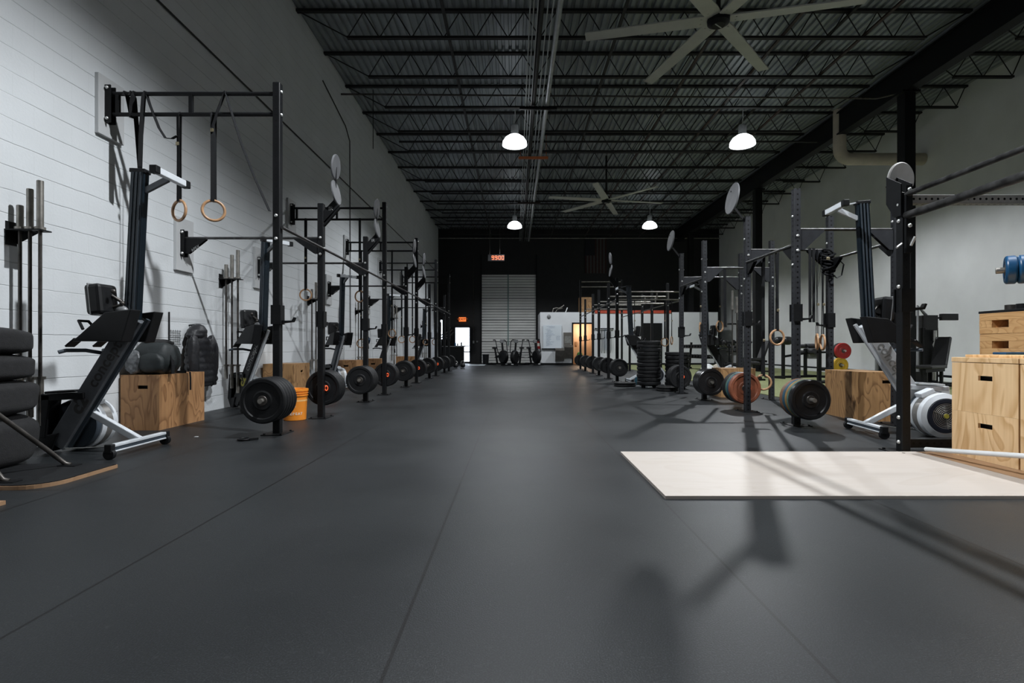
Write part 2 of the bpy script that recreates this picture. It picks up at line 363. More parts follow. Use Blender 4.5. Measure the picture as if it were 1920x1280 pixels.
# ------------------------------------------------------------------ mesh builder
class MB:
    def __init__(s):
        s.v, s.f, s.sm = [], [], []

    def add(s, verts, faces, smooth=False, mat=None):
        b = len(s.v)
        for p in verts:
            p = Vector(p)
            s.v.append(mat @ p if mat else p)
        for f in faces:
            s.f.append([i + b for i in f]); s.sm.append(smooth)
        return s

    def box(s, c, size, rot=None):
        x, y, z = size[0] / 2, size[1] / 2, size[2] / 2
        M = Matrix.Translation(c) @ (rot.to_matrix().to_4x4() if rot else Matrix.Identity(4))
        vs = [(-x, -y, -z), (x, -y, -z), (x, y, -z), (-x, y, -z), (-x, -y, z), (x, -y, z), (x, y, z), (-x, y, z)]
        return s.add(vs, [(0, 3, 2, 1), (4, 5, 6, 7), (0, 1, 5, 4), (1, 2, 6, 5), (2, 3, 7, 6), (3, 0, 4, 7)], False, M)

    def span(s, a, b):
        return s.box([(a[i] + b[i]) / 2 for i in range(3)], [abs(b[i] - a[i]) for i in range(3)])

    def bar(s, p, q, w, h, up=(0, 0, 1)):
        p, q = Vector(p), Vector(q)
        d = (q - p); L = d.length; d.normalize()
        u = Vector(up)
        if abs(d.dot(u)) > 0.99:
            u = Vector((0, 1, 0))
        a = d.cross(u).normalized(); b = a.cross(d).normalized()
        M = Matrix(((a.x, d.x, b.x, 0), (a.y, d.y, b.y, 0), (a.z, d.z, b.z, 0), (0, 0, 0, 1)))
        M.translation = (p + q) / 2
        x, y, z = w / 2, L / 2, h / 2
        vs = [(-x, -y, -z), (x, -y, -z), (x, y, -z), (-x, y, -z), (-x, -y, z), (x, -y, z), (x, y, z), (-x, y, z)]
        return s.add(vs, [(0, 3, 2, 1), (4, 5, 6, 7), (0, 1, 5, 4), (1, 2, 6, 5), (2, 3, 7, 6), (3, 0, 4, 7)], False, M)

    def tube(s, pts, r, n=10, caps=True):
        pts = [Vector(p) for p in pts]
        rs = r if isinstance(r, (list, tuple)) else [r] * len(pts)
        rings = []
        prev = None
        for i, p in enumerate(pts):
            if i == 0: d = pts[1] - pts[0]
            elif i == len(pts) - 1: d = pts[-1] - pts[-2]
            else: d = (pts[i + 1] - p).normalized() + (p - pts[i - 1]).normalized()
            d.normalize()
            if prev is None:
                u = Vector((0, 0, 1)) if abs(d.z) < 0.9 else Vector((1, 0, 0))
            else:
                u = prev
            a = (u - d * u.dot(d)).normalized(); b = d.cross(a)
            prev = a
            rings.append([p + (a * math.cos(2 * PI * k / n) + b * math.sin(2 * PI * k / n)) * rs[i] for k in range(n)])
        vs = [p for ring in rings for p in ring]
        fs = []
        for i in range(len(rings) - 1):
            for k in range(n):
                k2 = (k + 1) % n
                fs.append((i * n + k, i * n + k2, (i + 1) * n + k2, (i + 1) * n + k))
        s.add(vs, fs, True)
        if caps:
            s.add(rings[0], [tuple(range(n - 1, -1, -1))], False)
            s.add(rings[-1], [tuple(range(n))], False)
        return s

    def cyl(s, p, q, r, n=16):
        return s.tube([p, q], r, n)

    def lathe(s, prof, n=32, M=None, axis='Z'):
        """prof: list of (radius, height); breaks are creased by doubling"""
        A = {'Z': Matrix.Identity(4), 'Y': Matrix.Rotation(-PI / 2, 4, 'X'), 'X': Matrix.Rotation(PI / 2, 4, 'Y')}[axis]
        T = (M or Matrix.Identity(4)) @ A
        for (r0, h0), (r1, h1) in zip(prof, prof[1:]):
            vs, fs = [], []
            if r0 < 1e-6 or r1 < 1e-6:
                rr, hr, hc = (r1, h1, h0) if r0 < 1e-6 else (r0, h0, h1)
                vs = [(0, 0, hc)] + [(rr * math.cos(2 * PI * k / n), rr * math.sin(2 * PI * k / n), hr) for k in range(n)]
                s.add(vs, [(0, 1 + k, 1 + (k + 1) % n) for k in range(n)], True, T)
                continue
            for k in range(n):
                c, t = math.cos(2 * PI * k / n), math.sin(2 * PI * k / n)
                vs += [(r0 * c, r0 * t, h0), (r1 * c, r1 * t, h1)]
            for k in range(n):
                k2 = (k + 1) % n
                if r0 < 1e-6: fs.append((2 * k, 2 * k2 + 1, 2 * k + 1))
                elif r1 < 1e-6: fs.append((2 * k, 2 * k2, 2 * k + 1))
                else: fs.append((2 * k, 2 * k2, 2 * k2 + 1, 2 * k + 1))
            s.add(vs, fs, True, T)
        return s

    def prism(s, poly, h0, h1, plane='XZ', M=None):
        def P(a, b, h):
            return {'XZ': (a, h, b), 'XY': (a, b, h), 'YZ': (h, a, b)}[plane]
        n = len(poly)
        vs = [P(a, b, h0) for a, b in poly] + [P(a, b, h1) for a, b in poly]
        fs = [tuple(range(n)), tuple(range(2 * n - 1, n - 1, -1))]
        for k in range(n):
            k2 = (k + 1) % n
            fs.append((k, k + n, k2 + n, k2))
        return s.add(vs, fs, False, M)

    def torus(s, c, Rm, r, M=None, n=36, m=12):
        vs, fs = [], []
        for i in range(n):
            a = 2 * PI * i / n
            for j in range(m):
                b = 2 * PI * j / m
                vs.append(((Rm + r * math.cos(b)) * math.cos(a), (Rm + r * math.cos(b)) * math.sin(a), r * math.sin(b)))
        for i in range(n):
            for j in range(m):
                i2, j2 = (i + 1) % n, (j + 1) % m
                fs.append((i * m + j, i2 * m + j, i2 * m + j2, i * m + j2))
        T = Matrix.Translation(c) @ (M or Matrix.Identity(4))
        return s.add(vs, fs, True, T)

    def ellipsoid(s, c, rad, n=20, m=12, power=1.0, noise=0.0, seed=0, M=None, flat=None):
        rng = random.Random(seed)
        vs, fs = [], []
        sg = lambda x: (abs(x) ** power) * (1 if x >= 0 else -1)
        ph = [rng.uniform(0, 6.28) for _ in range(8)]
        for i in range(m + 1):
            t = PI * i / m - PI / 2
            for k in range(n):
                a = 2 * PI * k / n
                w = 1 + noise * (math.sin(3 * a + ph[0] + 2 * t) + math.sin(5 * a - 4 * t + ph[1]) * 0.6 + math.sin(7 * t + ph[2] + a) * 0.6)
                x, y, z = sg(math.cos(t)) * sg(math.cos(a)) * w, sg(math.cos(t)) * sg(math.sin(a)) * w, sg(math.sin(t)) * w
                z = z * rad[2]
                if flat is not None and z < flat: z = flat
                vs.append((x * rad[0], y * rad[1], z))
        for i in range(m):
            for k in range(n):
                k2 = (k + 1) % n
                fs.append((i * n + k, i * n + k2, (i + 1) * n + k2, (i + 1) * n + k))
        T = Matrix.Translation(c) @ (M or Matrix.Identity(4))
        return s.add(vs, fs, True, T)

    def ribbon(s, pts, w, t, wdir):
        """flat strap along pts"""
        pts = [Vector(p) for p in pts]
        W = Vector(wdir).normalized()
        vs, fs = [], []
        for i, p in enumerate(pts):
            d = (pts[min(i + 1, len(pts) - 1)] - pts[max(i - 1, 0)]).normalized()
            nrm = d.cross(W).normalized()
            vs += [p + W * w / 2 + nrm * t / 2, p - W * w / 2 + nrm * t / 2, p - W * w / 2 - nrm * t / 2, p + W * w / 2 - nrm * t / 2]
        for i in range(len(pts) - 1):
            for k in range(4):
                k2 = (k + 1) % 4
                fs.append((i * 4 + k, i * 4 + k2, i * 4 + 4 + k2, i * 4 + 4 + k))
        e = (len(pts) - 1) * 4
        fs += [(3, 2, 1, 0), (e, e + 1, e + 2, e + 3)]
        return s.add(vs, fs, False)

    def mesh(s, name, mat):
        me = bpy.data.meshes.new(name)
        me.from_pydata([tuple(p) for p in s.v], [], s.f)
        me.polygons.foreach_set('use_smooth', s.sm)
        import bmesh
        bm = bmesh.new(); bm.from_mesh(me)
        bmesh.ops.recalc_face_normals(bm, faces=bm.faces)
        bm.to_mesh(me); bm.free()
        if mat: me.materials.append(MT[mat] if isinstance(mat, str) else mat)
        me.update()
        return me

    def build(s, name, mat, parent=None, loc=None, bevel=0.0, rot=None):
        return place(name, s.mesh(name, mat), parent, loc, bevel, rot)

def place(name, me, parent=None, loc=None, bevel=0.0, rot=None):
    o = bpy.data.objects.new(name, me)
    COL.objects.link(o)
    if parent: o.parent = parent
    if loc is not None: o.location = loc
    if rot is not None: o.rotation_euler = rot
    if bevel > 0:
        md = o.modifiers.new('bevel', 'BEVEL'); md.width = bevel; md.segments = 2; md.limit_method = 'ANGLE'
    return o

def tag(o, label, cat, group=None, kind=None):
    if label: o['label'] = label
    if cat: o['category'] = cat
    if group: o['group'] = group
    if kind: o['kind'] = kind
    return o

def thing(name, label, cat, loc=(0, 0, 0), rz=0.0, group=None):
    o = bpy.data.objects.new(name, None)
    o.empty_display_size = 0.1
    COL.objects.link(o)
    o.location = loc
    o.rotation_euler = (0, 0, rz)
    return tag(o, label, cat, group)

KIDS = {}
def copy_tree(o, parent=None):
    c = o.copy(); COL.objects.link(c)
    if parent: c.parent = parent
    for ch in list(o.children):
        copy_tree(ch, c)
    return c

def clone(o, label, loc=None, rot=None, group=None):
    c = copy_tree(o)
    c['label'] = label
    if group: c['group'] = group
    if loc is not None: c.location = loc
    if rot is not None: c.rotation_euler = rot
    return c

def struct(name, mb, mat, label=None, bevel=0):
    o = mb.build(name, mat, bevel=bevel)
    o['kind'] = 'structure'
    if label: o['label'] = label
    return o

def text_obj(name, body, size, mat, parent, loc, rot, extrude=0.001, align='CENTER', bold=0.0):
    cu = bpy.data.curves.new(name, 'FONT')
    cu.body = body; cu.size = size; cu.extrude = extrude; cu.align_x = align; cu.align_y = 'CENTER'; cu.offset = bold
    t = bpy.data.objects.new('letters', cu); COL.objects.link(t)
    dg = bpy.context.evaluated_depsgraph_get()
    me = bpy.data.meshes.new_from_object(t.evaluated_get(dg))
    bpy.data.objects.remove(t)
    me.materials.clear(); me.materials.append(MT[mat])
    return place(name, me, parent, loc, 0, rot)

ORD = ['first', 'second', 'third', 'fourth', 'fifth', 'sixth', 'seventh', 'eighth', 'ninth', 'tenth', 'eleventh', 'twelfth', 'thirteenth', 'fourteenth']
def rig_ord(i, n=10):
    return ORD[i]

# ------------------------------------------------------------------ large structure
struct('floor', MB().span((XL - 0.2, YF, -0.12), (XR + 0.2, YB + 0.2, 0.0)), 'floor')
struct('wall_left', MB().span((XL - 0.2, YF, 0), (XL, YB + 0.2, ZC + 0.1)), 'wall')
struct('wall_right', MB().span((XR, YF, 0), (XR + 0.2, YB + 0.2, ZC + 0.1)), 'wall_right')
struct('wall_front', MB().span((XL, YF - 0.2, 0), (XR, YF, ZC + 0.1)), 'black_wall')
D1, D2 = (-3.40, -2.50, 2.07), (-1.90, 1.24, 5.0)          # glass door, roll-up door (x0, x1, top)
W1 = (-4.19, -4.07, 1.36, 2.45)                              # sidelight beside the glass door
bk = MB()
bk.span((XL, YB, 0), (W1[0], YB + 0.2, ZC + 0.1))
bk.span((W1[0], YB, 0), (W1[1], YB + 0.2, W1[2])).span((W1[0], YB, W1[3]), (W1[1], YB + 0.2, ZC + 0.1))
bk.span((W1[1], YB, 0), (D1[0], YB + 0.2, ZC + 0.1))
bk.span((D1[0], YB, D1[2]), (D1[1], YB + 0.2, ZC + 0.1))
bk.span((D1[1], YB, 0), (D2[0], YB + 0.2, ZC + 0.1))
bk.span((D2[0], YB, D2[2]), (D2[1], YB + 0.2, ZC + 0.1))
bk.span((D2[1], YB, 0), (XR, YB + 0.2, ZC + 0.1))
struct('wall_back', bk, 'black_wall')

# corrugated roof deck, ribs along the room
dk = MB()
pitch, n = 0.155, int((XR - XL + 0.3) / 0.155) + 1
prof = []
for i in range(n):
    x = XL - 0.1 + i * pitch
    prof += [(x, 0.0), (x + 0.075, 0.0), (x + 0.090, 0.042), (x + 0.140, 0.042)]
vs = [(x, YF, ZC + z) for x, z in prof] + [(x, YB + 0.2, ZC + z) for x, z in prof]
k = len(prof)
dk.add(vs, [(i, i + 1, i + 1 + k, i + k) for i in range(k - 1)])
struct('ceiling', dk, 'deck')

# green turf strip along the right side
struct('trim_1', MB().span((4.75, 9.05, 0.0), (XR, 27.2, 0.012)), 'turf', 'green turf strip beside the black rubber floor')
struct('baseboard_right', MB().span((XR - 0.03, 4, 0.0), (XR, 27.3, 0.16)), 'black_metal')
struct('trim_2', MB().span((XR - 0.14, 10.5, 0.0), (XR, 12.33, ZC - 0.55)), 'wall_right', 'painted pier on the right wall')
# thin white kerb at the far edge of the turf
struct('trim_3', MB().span((XR - 0.34, 13.0, 0.012), (XR - 0.05, 26.0, 0.10)), 'white', 'pale kerb along the right wall')

# bar joists with zigzag webs
def joist_mesh(x0, x1, bx0, bx1, zt, zb, n):
    m = MB()
    m.span((x0, -0.045, zt - 0.05), (x1, -0.006, zt)).span((x0, 0.006, zt - 0.05), (x1, 0.045, zt))
    m.span((bx0, -0.04, zb - 0.022), (bx1, -0.006, zb + 0.022)).span((bx0, 0.006, zb - 0.022), (bx1, 0.04, zb + 0.022))
    step = (bx1 - bx0) / n
    m.tube([(x0 + 0.05, 0, zt - 0.04), (bx0 + 0.03, 0, zb)], 0.013, 6)
    m.tube([(x1 - 0.05, 0, zt - 0.04), (bx1 - 0.03, 0, zb)], 0.013, 6)
    for i in range(n):
        a = bx0 + i * step
        m.tube([(a, 0, zb), (a + step / 2, 0, zt - 0.04)], 0.011, 6)
        m.tube([(a + step / 2, 0, zt - 0.04), (a + step, 0, zb)], 0.011, 6)
    return m.mesh('roof_joist', 'joist')
ZT, ZBJ = ZC - 0.005, 7.0
jm = joist_mesh(XL, 9.0, -3.3, 8.1, ZT, ZBJ, 18)
jr = joist_mesh(9.22, XR, 9.9, 11.25, ZT, ZBJ, 2)
for i in range(-5, 12):
    y = 12.04 + 1.523 * i
    for me in (jm, jr):
        o = place('roof_joist', me, None, (0, y, 0)); o['kind'] = 'structure'
# girder and columns on the right
g = MB()
g.span((9.0, YF, 6.83), (9.25, YB, 6.87)).span((9.0, YF, 7.42), (9.25, YB, 7.46)).span((9.04, YF, 6.85), (9.20, YB, 7.44))
struct('roof_girder', g, 'black_metal')
for y in (4.8, 12.42, 20.04, 27.66):
    c = MB().box((9.12, y, 3.42), (0.25, 0.25, 6.84)).box((9.12, y, 6.80), (0.42, 0.34, 0.05)).box((9.12, y, 0.02), (0.4, 0.4, 0.04))
    struct('steel_column', c, 'black_metal')
# bridging rods that tie the joists together
for x, z, mt in ((-1.3, 7.03, 'joist'), (2.0, 7.03, 'joist'), (3.9, 7.08, 'rust'), (5.3, 7.07, 'rust'), (6.6, 7.46, 'joist'), (6.9, 7.06, 'rust')):
    struct('joist_bridging', MB().span((x - 0.028, 3.5, z - 0.018), (x + 0.028, 29.6, z + 0.018)), mt)

# pipes under the roof
def run(name, label, pts, r, mat, cat='pipe', group=None, n=10):
    return tag(MB().tube(pts, r, n).build(name, mat), label, cat, group)
run('ceiling_pipe', 'pale galvanised pipe running the length of the roof, thickest of its bundle', [(0.79, 2, 6.88), (0.79, 29.9, 6.88)], 0.055, 'galv')
run('ceiling_pipe', 'dark grey pipe beside the pale galvanised roof pipe', [(0.47, 2, 6.9), (0.47, 29.9, 6.9)], 0.05, 'joist')
for x, z, t in ((0.27, 6.86, 'thin conduit left of the dark grey roof pipe, outermost of the bundle'),
                (0.335, 6.86, 'thin conduit left of the dark grey roof pipe, second from the outside'),
                (0.405, 6.84, 'thin conduit close against the dark grey roof pipe'),
                (0.58, 6.86, 'thin conduit between the two large roof pipes, left one'),
                (0.67, 6.86, 'thin conduit between the two large roof pipes, right one')):
    run('ceiling_conduit', t, [(x, 2, z), (x, 29.9, z)], 0.013, 'galv', 'conduit', 'conduits along the roof', 6)
for y, mt, t in ((13.15, 'black_metal', 'black trapeze bar holding the roof pipes, nearest of the three'), (16.6, 'orange_strut', 'orange trapeze bar holding the roof pipes'), (21.8, 'rust', 'brown trapeze bar holding the roof pipes far down the room')):
    w = MB().span((0.12, y - 0.03, 6.76), (1.04, y + 0.03, 6.83))
    for x in (0.18, 0.98):
        w.cyl((x, y, 6.8), (x, y, ZC), 0.008, 6)
    tag(w.build('pipe_hanger', mt), t, 'bracket')
run('cross_pipe', 'thin pipe across the roof under the joists, bent toward the camera at the girder',
    [(-4.2, 12.9, 7.02), (8.75, 12.9, 6.92), (9.1, 12.6, 6.9), (9.28, 11.9, 6.9), (9.45, 6.0, 6.95)], 0.022, 'steel_dark')
run('cross_pipe', 'thin dark pipe across the roof in front of the nearer lamps', [(-3.4, 15.7, 6.95), (8.9, 15.7, 6.95)], 0.03, 'joist')
run('cross_pipe', 'thin pale pipe across the black back wall below the roof', [(-4.2, 29.6, 6.95), (11.4, 29.6, 6.95)], 0.028, 'steel_old')
# thick insulated drain pipe with an elbow
arc = [(9.14, 15.0, ZC), (9.14, 15.0, 6.55)] + [(9.14 + 0.28 - 0.28 * math.cos(a), 15.0, 6.47 - 0.28 * math.sin(a)) for a in [i * PI / 16 for i in range(1, 9)]] + [(11.49, 15.0, 6.19)]
tag(MB().tube(arc, 0.165, 20).build('drain_pipe', 'cream'), 'thick cream insulated pipe bending from the roof to the right wall', 'pipe')
# wires and conduits on the left wall
run('wall_conduit', 'thin black conduit running along the upper left wall', [(XL + 0.02, 2, 5.06), (XL + 0.02, 29.9, 5.06)], 0.014, 'wire', 'conduit', None, 6)
run('wall_conduit', 'thin black conduit dropping down the left wall past the targets', [(XL + 0.02, 11.9, 6.85), (XL + 0.02, 13.5, 6.5), (XL + 0.02, 13.85, 6.25), (XL + 0.02, 13.9, 0.9)], 0.012, 'wire', 'conduit', None, 6)
run('power_cable', 'short cord with a plug hanging at the left end of a joist', [(-3.6, 13.565, 7.45), (-3.6, 13.565, 5.95)], 0.01, 'wire', 'cord', None, 6)

# ------------------------------------------------------------------ lamps
lamp_where = {(0.0, 4.45): 'out of the picture, over the near aisle', (6.0, 4.45): 'in the nearest row, over the right rigs',
              (0.0, 14.05): 'above the aisle beside the pipe bundle, nearer one', (6.0, 14.05): 'right of the aisle between the two ceiling fans',
              (0.0, 23.7): 'above the aisle near the back wall', (6.0, 23.7): 'right of the small far ceiling fan',
              (0.0, -5.1): 'behind the viewpoint over the aisle', (6.0, -5.1): 'behind the viewpoint on the right'}
LW = {(0.0, 4.45): 2.0, (6.0, 4.45): 1.75, (6.0, 14.05): 1.3, (0.0, -5.1): 0.45, (6.0, -5.1): 0.45, (0.0, 23.7): 0.85, (6.0, 23.7): 0.85}
LA = {(0.0, 4.45): (138, 0.5), (6.0, 14.05): (152, 0.36), (6.0, 4.45): (146, 0.4)}
for (x, y) in LAMP_SPOTS:
    t = thing('high_bay_lamp', 'white glowing high bay lamp hanging ' + lamp_where[(x, y)], 'lamp', (x, y, LAMP_Z), 0, 'high bay lamps')
    MB().lathe([(0.0, 0.07), (0.15, 0.06), (0.25, -0.01), (0.315, -0.11), (0.325, -0.2), (0.25, -0.225), (0.0, -0.23)], 28).build('lens', 'lamp', t)
    MB().lathe([(0.0, 0.34), (0.085, 0.34), (0.10, 0.30), (0.10, 0.10), (0.14, 0.055), (0.0, 0.055)], 20).build('ballast_housing', 'galv', t)
    MB().tube([(0, 0, 0.34), (0.015, 0, 0.55), (0, 0, ZC - LAMP_Z)], 0.009, 6).build('hanging_rod', 'white', t)
    ld = bpy.data.lights.new('lamp_light', 'SPOT')
    ld.energy = LAMP_WATT * LW.get((x, y), 1.0)
    ld.color = LAMP_COLOR
    sa, sb_ = LA.get((x, y), (142, 0.42))
    ld.spot_size = R(sa); ld.spot_blend = sb_
    ld.shadow_soft_size = 0.06
    lo = bpy.data.objects.new('lamp_light', ld); COL.objects.link(lo)
    lo.parent = t; lo.location = (0, 0, -0.26)

# ------------------------------------------------------------------ ceiling fans
def fan(label, loc, rz, n_seen=6):
    t = thing('ceiling_fan', label, 'fan', loc, 0)
    MB().lathe([(0.0, -0.10), (0.10, -0.10), (0.165, -0.06), (0.17, 0.0), (0.165, 0.05), (0.10, 0.12), (0.0, 0.12)], 24).build('hub', 'black_metal', t)
    MB().box((0, 0, -0.102), (0.17, 0.018, 0.004), Euler((0, 0, R(38)))).build('hub_mark', 'fan', t)
    MB().cyl((0, 0, 0.1), (0, 0, ZC - loc[2] - 0.02), 0.035, 12).build('drop_rod', 'joist', t)
    b = MB()
    b.prism([(0.16, -0.105), (0.30, -0.12), (2.06, -0.095), (2.06, 0.095), (0.30, 0.12), (0.16, 0.105)], -0.012, 0.012, 'XY')
    b.cyl((0.26, -0.05, -0.02), (0.26, -0.05, 0.02), 0.014, 8).cyl((0.26, 0.05, -0.02), (0.26, 0.05, 0.02), 0.014, 8)
    me = b.mesh('blade', 'fan')
    for k in range(6):
        place('blade', me, t, (0, 0, 0), 0.004, (R(7), 0, rz + k * PI / 3))
    return t
fan('large grey six blade ceiling fan nearest the camera at the top right', (3.17, 8.3, 6.0), R(-13))
fan('smaller looking grey six blade ceiling fan far down the room', (3.18, 18.5, 6.0), R(10.5))

# ------------------------------------------------------------------ back wall: doors, sign, office
d = thing('door_1', None, None, ((D1[0] + D1[1]) / 2, YB + 0.08, 0)); d['kind'] = 'structure'
hw = (D1[1] - D1[0]) / 2
fr = MB()
fr.span((-hw, -0.05, 0), (-hw + 0.06, 0.05, D1[2])).span((hw - 0.05, -0.05, 0), (hw, 0.05, D1[2])).span((-hw, -0.05, D1[2] - 0.06), (hw, 0.05, D1[2])).span((-hw, -0.05, 0.0), (hw, 0.05, 0.1)).span((-hw, -0.04, 0.62), (hw, 0.04, 0.68))
fr.build('door_frame', 'black_metal', d)
MB().span((-hw + 0.05, -0.006, 0.1), (hw - 0.05, 0.006, D1[2] - 0.05)).build('pane', 'glass', d)
MB().cyl((-hw + 0.06, -0.08, 0.98), (hw - 0.06, -0.08, 0.98), 0.02, 8).build('push_bar', 'steel_dark', d)
w = thing('window_1', None, None, (0, 0, 0)); w['kind'] = 'structure'
MB().span((W1[0], YB + 0.07, W1[2]), (W1[1], YB + 0.08, W1[3])).build('pane', 'glass', w)
fr = MB().span((W1[0] - 0.04, YB - 0.02, W1[2] - 0.05), (W1[1] + 0.04, YB, W1[2])).span((W1[0] - 0.04, YB - 0.02, W1[3]), (W1[1] + 0.04, YB, W1[3] + 0.05)).span((W1[1], YB - 0.02, W1[2]), (W1[1] + 0.04, YB, W1[3]))
fr.build('window_frame', 'black_metal', w)

rd = thing('door_2', None, None, (0, YB, 0)); rd['kind'] = 'structure'
cur = MB()
z = 0.02; i = 0
while z < D2[2] - 0.02:
    h = min(0.152, D2[2] - z)
    cur.prism([(0.06, z), (0.022, z + 0.012), (0.022, z + h - 0.020), (0.06, z + h - 0.008)], D2[0] + 0.03, D2[1] - 0.03, 'YZ')
    z += h; i += 1
cur.build('door_curtain', 'door_metal', rd)
gr = MB()
for k in range(1, 9):
    gr.span((D2[0] + 0.03, 0.012, k * 0.608 - 0.012), (D2[1] - 0.03, 0.03, k * 0.608 + 0.008))
gr.span((D2[0] + 0.02, 0.045, 0), (D2[1] - 0.02, 0.14, D2[2]))
gr.build('section_joints', 'door_groove', rd)
MB().span((-0.40, -0.02, 1.0), (-0.335, 0.03, D2[2] - 0.02)).build('centre_strut', 'door_post', rd)
MB().span((D2[0] - 0.02, -0.05, 0), (D2[0] + 0.05, 0.03, 6.1)).build('guide_rail', 'black_metal', rd)
MB().span((D2[1] - 0.05, -0.05, 0), (D2[1] + 0.02, 0.03, 6.1)).build('guide_rail', 'black_metal', rd)
MB().span((D2[1] - 0.11, -0.02, 0.2), (D2[1] - 0.085, 0.03, D2[2] - 0.05)).build('guide_strip', 'galv', rd)
run('wall_conduit', 'thin pale conduit dropping down the black back wall to a switch box', [(-2.31, YB - 0.03, 6.0), (-2.31, YB - 0.03, 1.3)], 0.016, 'steel_dark', 'conduit', None, 6)
tag(MB().box((-2.31, YB - 0.04, 1.2), (0.09, 0.07, 0.15)).build('switch_box', 'galv', None, None, 0.008), 'small grey switch box below the conduit on the back wall', 'switch')
tag(MB().box((-2.11, YB - 0.04, 1.22), (0.09, 0.06, 0.09)).build('wall_button', 'grey_equip', None, None, 0.008), 'small dark button box beside the roll-up door', 'switch')

ex = thing('exit_sign', 'glowing orange exit sign with two small lamps above the glass door', 'sign', (-2.93, YB - 0.06, 2.47))
MB().box((0, 0, 0), (0.40, 0.06, 0.24)).build('sign_panel', 'exit_glow', ex, None, 0.01)
text_obj('letters', 'EXIT', 0.19, 'exit_dark', ex, (0, -0.033, 0), (PI / 2, 0, 0), 0.001, 'CENTER', 0.004)
for s in (-1, 1):
    MB().ellipsoid((s * 0.25, -0.02, 0.02), (0.055, 0.055, 0.055), 12, 8).build('emergency_lamp', 'orange_strut', ex)

# hanging timer
ck = thing('gym_timer', 'black hanging timer with red glowing digits in front of the back wall', 'clock', (-0.83, 25.0, 5.1))
MB().box((-0.04, 0.05, 0), (0.78, 0.09, 0.30)).build('casing', 'black_metal', ck, None, 0.01)
SEG = {'9': 'abcdfg', '0': 'abcdef'}
def seven(ch, x, z, w, h, t, mb):
    P = {'a': ((x, z + h), (x + w, z + h)), 'g': ((x, z + h / 2), (x + w, z + h / 2)), 'd': ((x, z), (x + w, z)),
         'f': ((x, z + h / 2), (x, z + h)), 'b': ((x + w, z + h / 2), (x + w, z + h)), 'e': ((x, z), (x, z + h / 2)), 'c': ((x + w, z), (x + w, z + h / 2))}
    for s_ in SEG[ch]:
        (x0, z0), (x1, z1) = P[s_]
        mb.span((min(x0, x1) - t, 0.0, min(z0, z1) - t), (max(x0, x1) + t, -0.006, max(z0, z1) + t))
for k, (ch, x) in enumerate(zip('9900', (-0.235, -0.085, 0.08, 0.23))):
    m = MB(); seven(ch, x, -0.085, 0.085, 0.17, 0.011, m); m.build('digit', 'led', ck)
dots = MB().box((0.037, -0.003, 0.04), (0.018, 0.006, 0.018)).box((0.037, -0.003, -0.04), (0.018, 0.006, 0.018)); dots.build('colon', 'led', ck)
for x in (-0.34, 0.13):
    MB().cyl((x, 0.05, 0.14), (x, 0.05, ZC - 5.1 - 0.02), 0.008, 6).build('hanging_wire', 'steel_dark', ck)

# white office block on the right of the back wall
OY, OX0, OX1, OH = 27.3, 1.31, 10.4, 2.64
of = MB()
of.span((OX0, OY, 0), (3.0, OY + 0.15, OH)).span((3.0, OY, 2.1), (3.97, OY + 0.15, OH)).span((3.97, OY, 0), (OX1, OY + 0.15, OH))
of.span((OX0, OY + 0.15, 0), (OX0 + 0.12, YB, OH)).span((OX1 - 0.12, OY + 0.15, 0), (OX1, YB, OH)).span((OX0, OY, OH), (OX1, YB, OH + 0.06))
struct('wall_office', of, 'white_wall')
struct('trim_4', MB().span((4.1, OY - 0.03, OH + 0.0), (8.0, OY + 0.02, OH + 0.15)), 'red_trim', 'red trim on top of the white office wall')
struct('baseboard_office', MB().span((OX0, OY - 0.02, 0), (2.93, OY, 0.10)).span((4.05, OY - 0.02, 0), (OX1, OY, 0.10)), 'black_metal')
dr = thing('door_3', None, None, (3.0, OY, 0)); dr['kind'] = 'structure'
MB().span((-0.07, -0.03, 0), (0.0, 0.16, 2.17)).span((0.97, -0.03, 0), (1.04, 0.16, 2.17)).span((0, -0.03, 2.1), (0.97, 0.16, 2.17)).build('door_frame', 'black_metal', dr)
struct('wall_washroom', MB().span((2.2, 28.9, 0), (5.4, 29.0, OH)).span((2.1, OY + 0.15, 0), (2.2, 29.0, OH)).span((5.3, OY + 0.15, 0), (5.4, 29.0, OH)), 'peach')
b4 = thing('door_4', None, None, (7.0, OY - 0.02, 0)); b4['kind'] = 'structure'
MB().box((0, 0, 1.07), (1.08, 0.05, 2.14)).build('door_leaf', 'black_metal', b4)
MB().cyl((-0.42, -0.06, 1.0), (-0.30, -0.06, 1.0), 0.012, 8).build('door_handle', 'steel', b4)
wl = thing('wall_lamp', 'small warm round lamp on the wall inside the lit doorway', 'lamp', (3.6, 28.78, 2.3))
MB().ellipsoid((0, 0, 0), (0.09, 0.09, 0.09), 16, 10).build('bulb', emitter('warm_bulb', (1, 0.75, 0.5), 6), wl)
MB().cyl((0, 0.02, 0), (0, 0.12, 0), 0.05, 12).build('wall_mount', 'galv', wl)
pl = bpy.data.lights.new('warm_light', 'POINT'); pl.energy = 34; pl.color = (1.0, 0.82, 0.64); pl.shadow_soft_size = 0.1
po = bpy.data.objects.new('warm_light', pl); COL.objects.link(po); po.parent = wl; po.location = (0, -0.45, -0.5)
tag(MB().box((3.33, 28.87, 1.1), (0.12, 0.05, 0.2)).build('switch_plate', 'ring_wood'), 'small brown plate on the wall inside the lit doorway', 'switch')
gb = MB().ellipsoid((3.42, 28.1, 0.33), (0.16, 0.12, 0.33), 14, 10, 0.7)
tag(gb.build('duffel_bag', 'green_bag'), 'small green bag on the floor inside the lit doorway', 'bag')
cj = MB().ellipsoid((1.75, OY - 0.02, 2.47), (0.10, 0.05, 0.11), 12, 8)
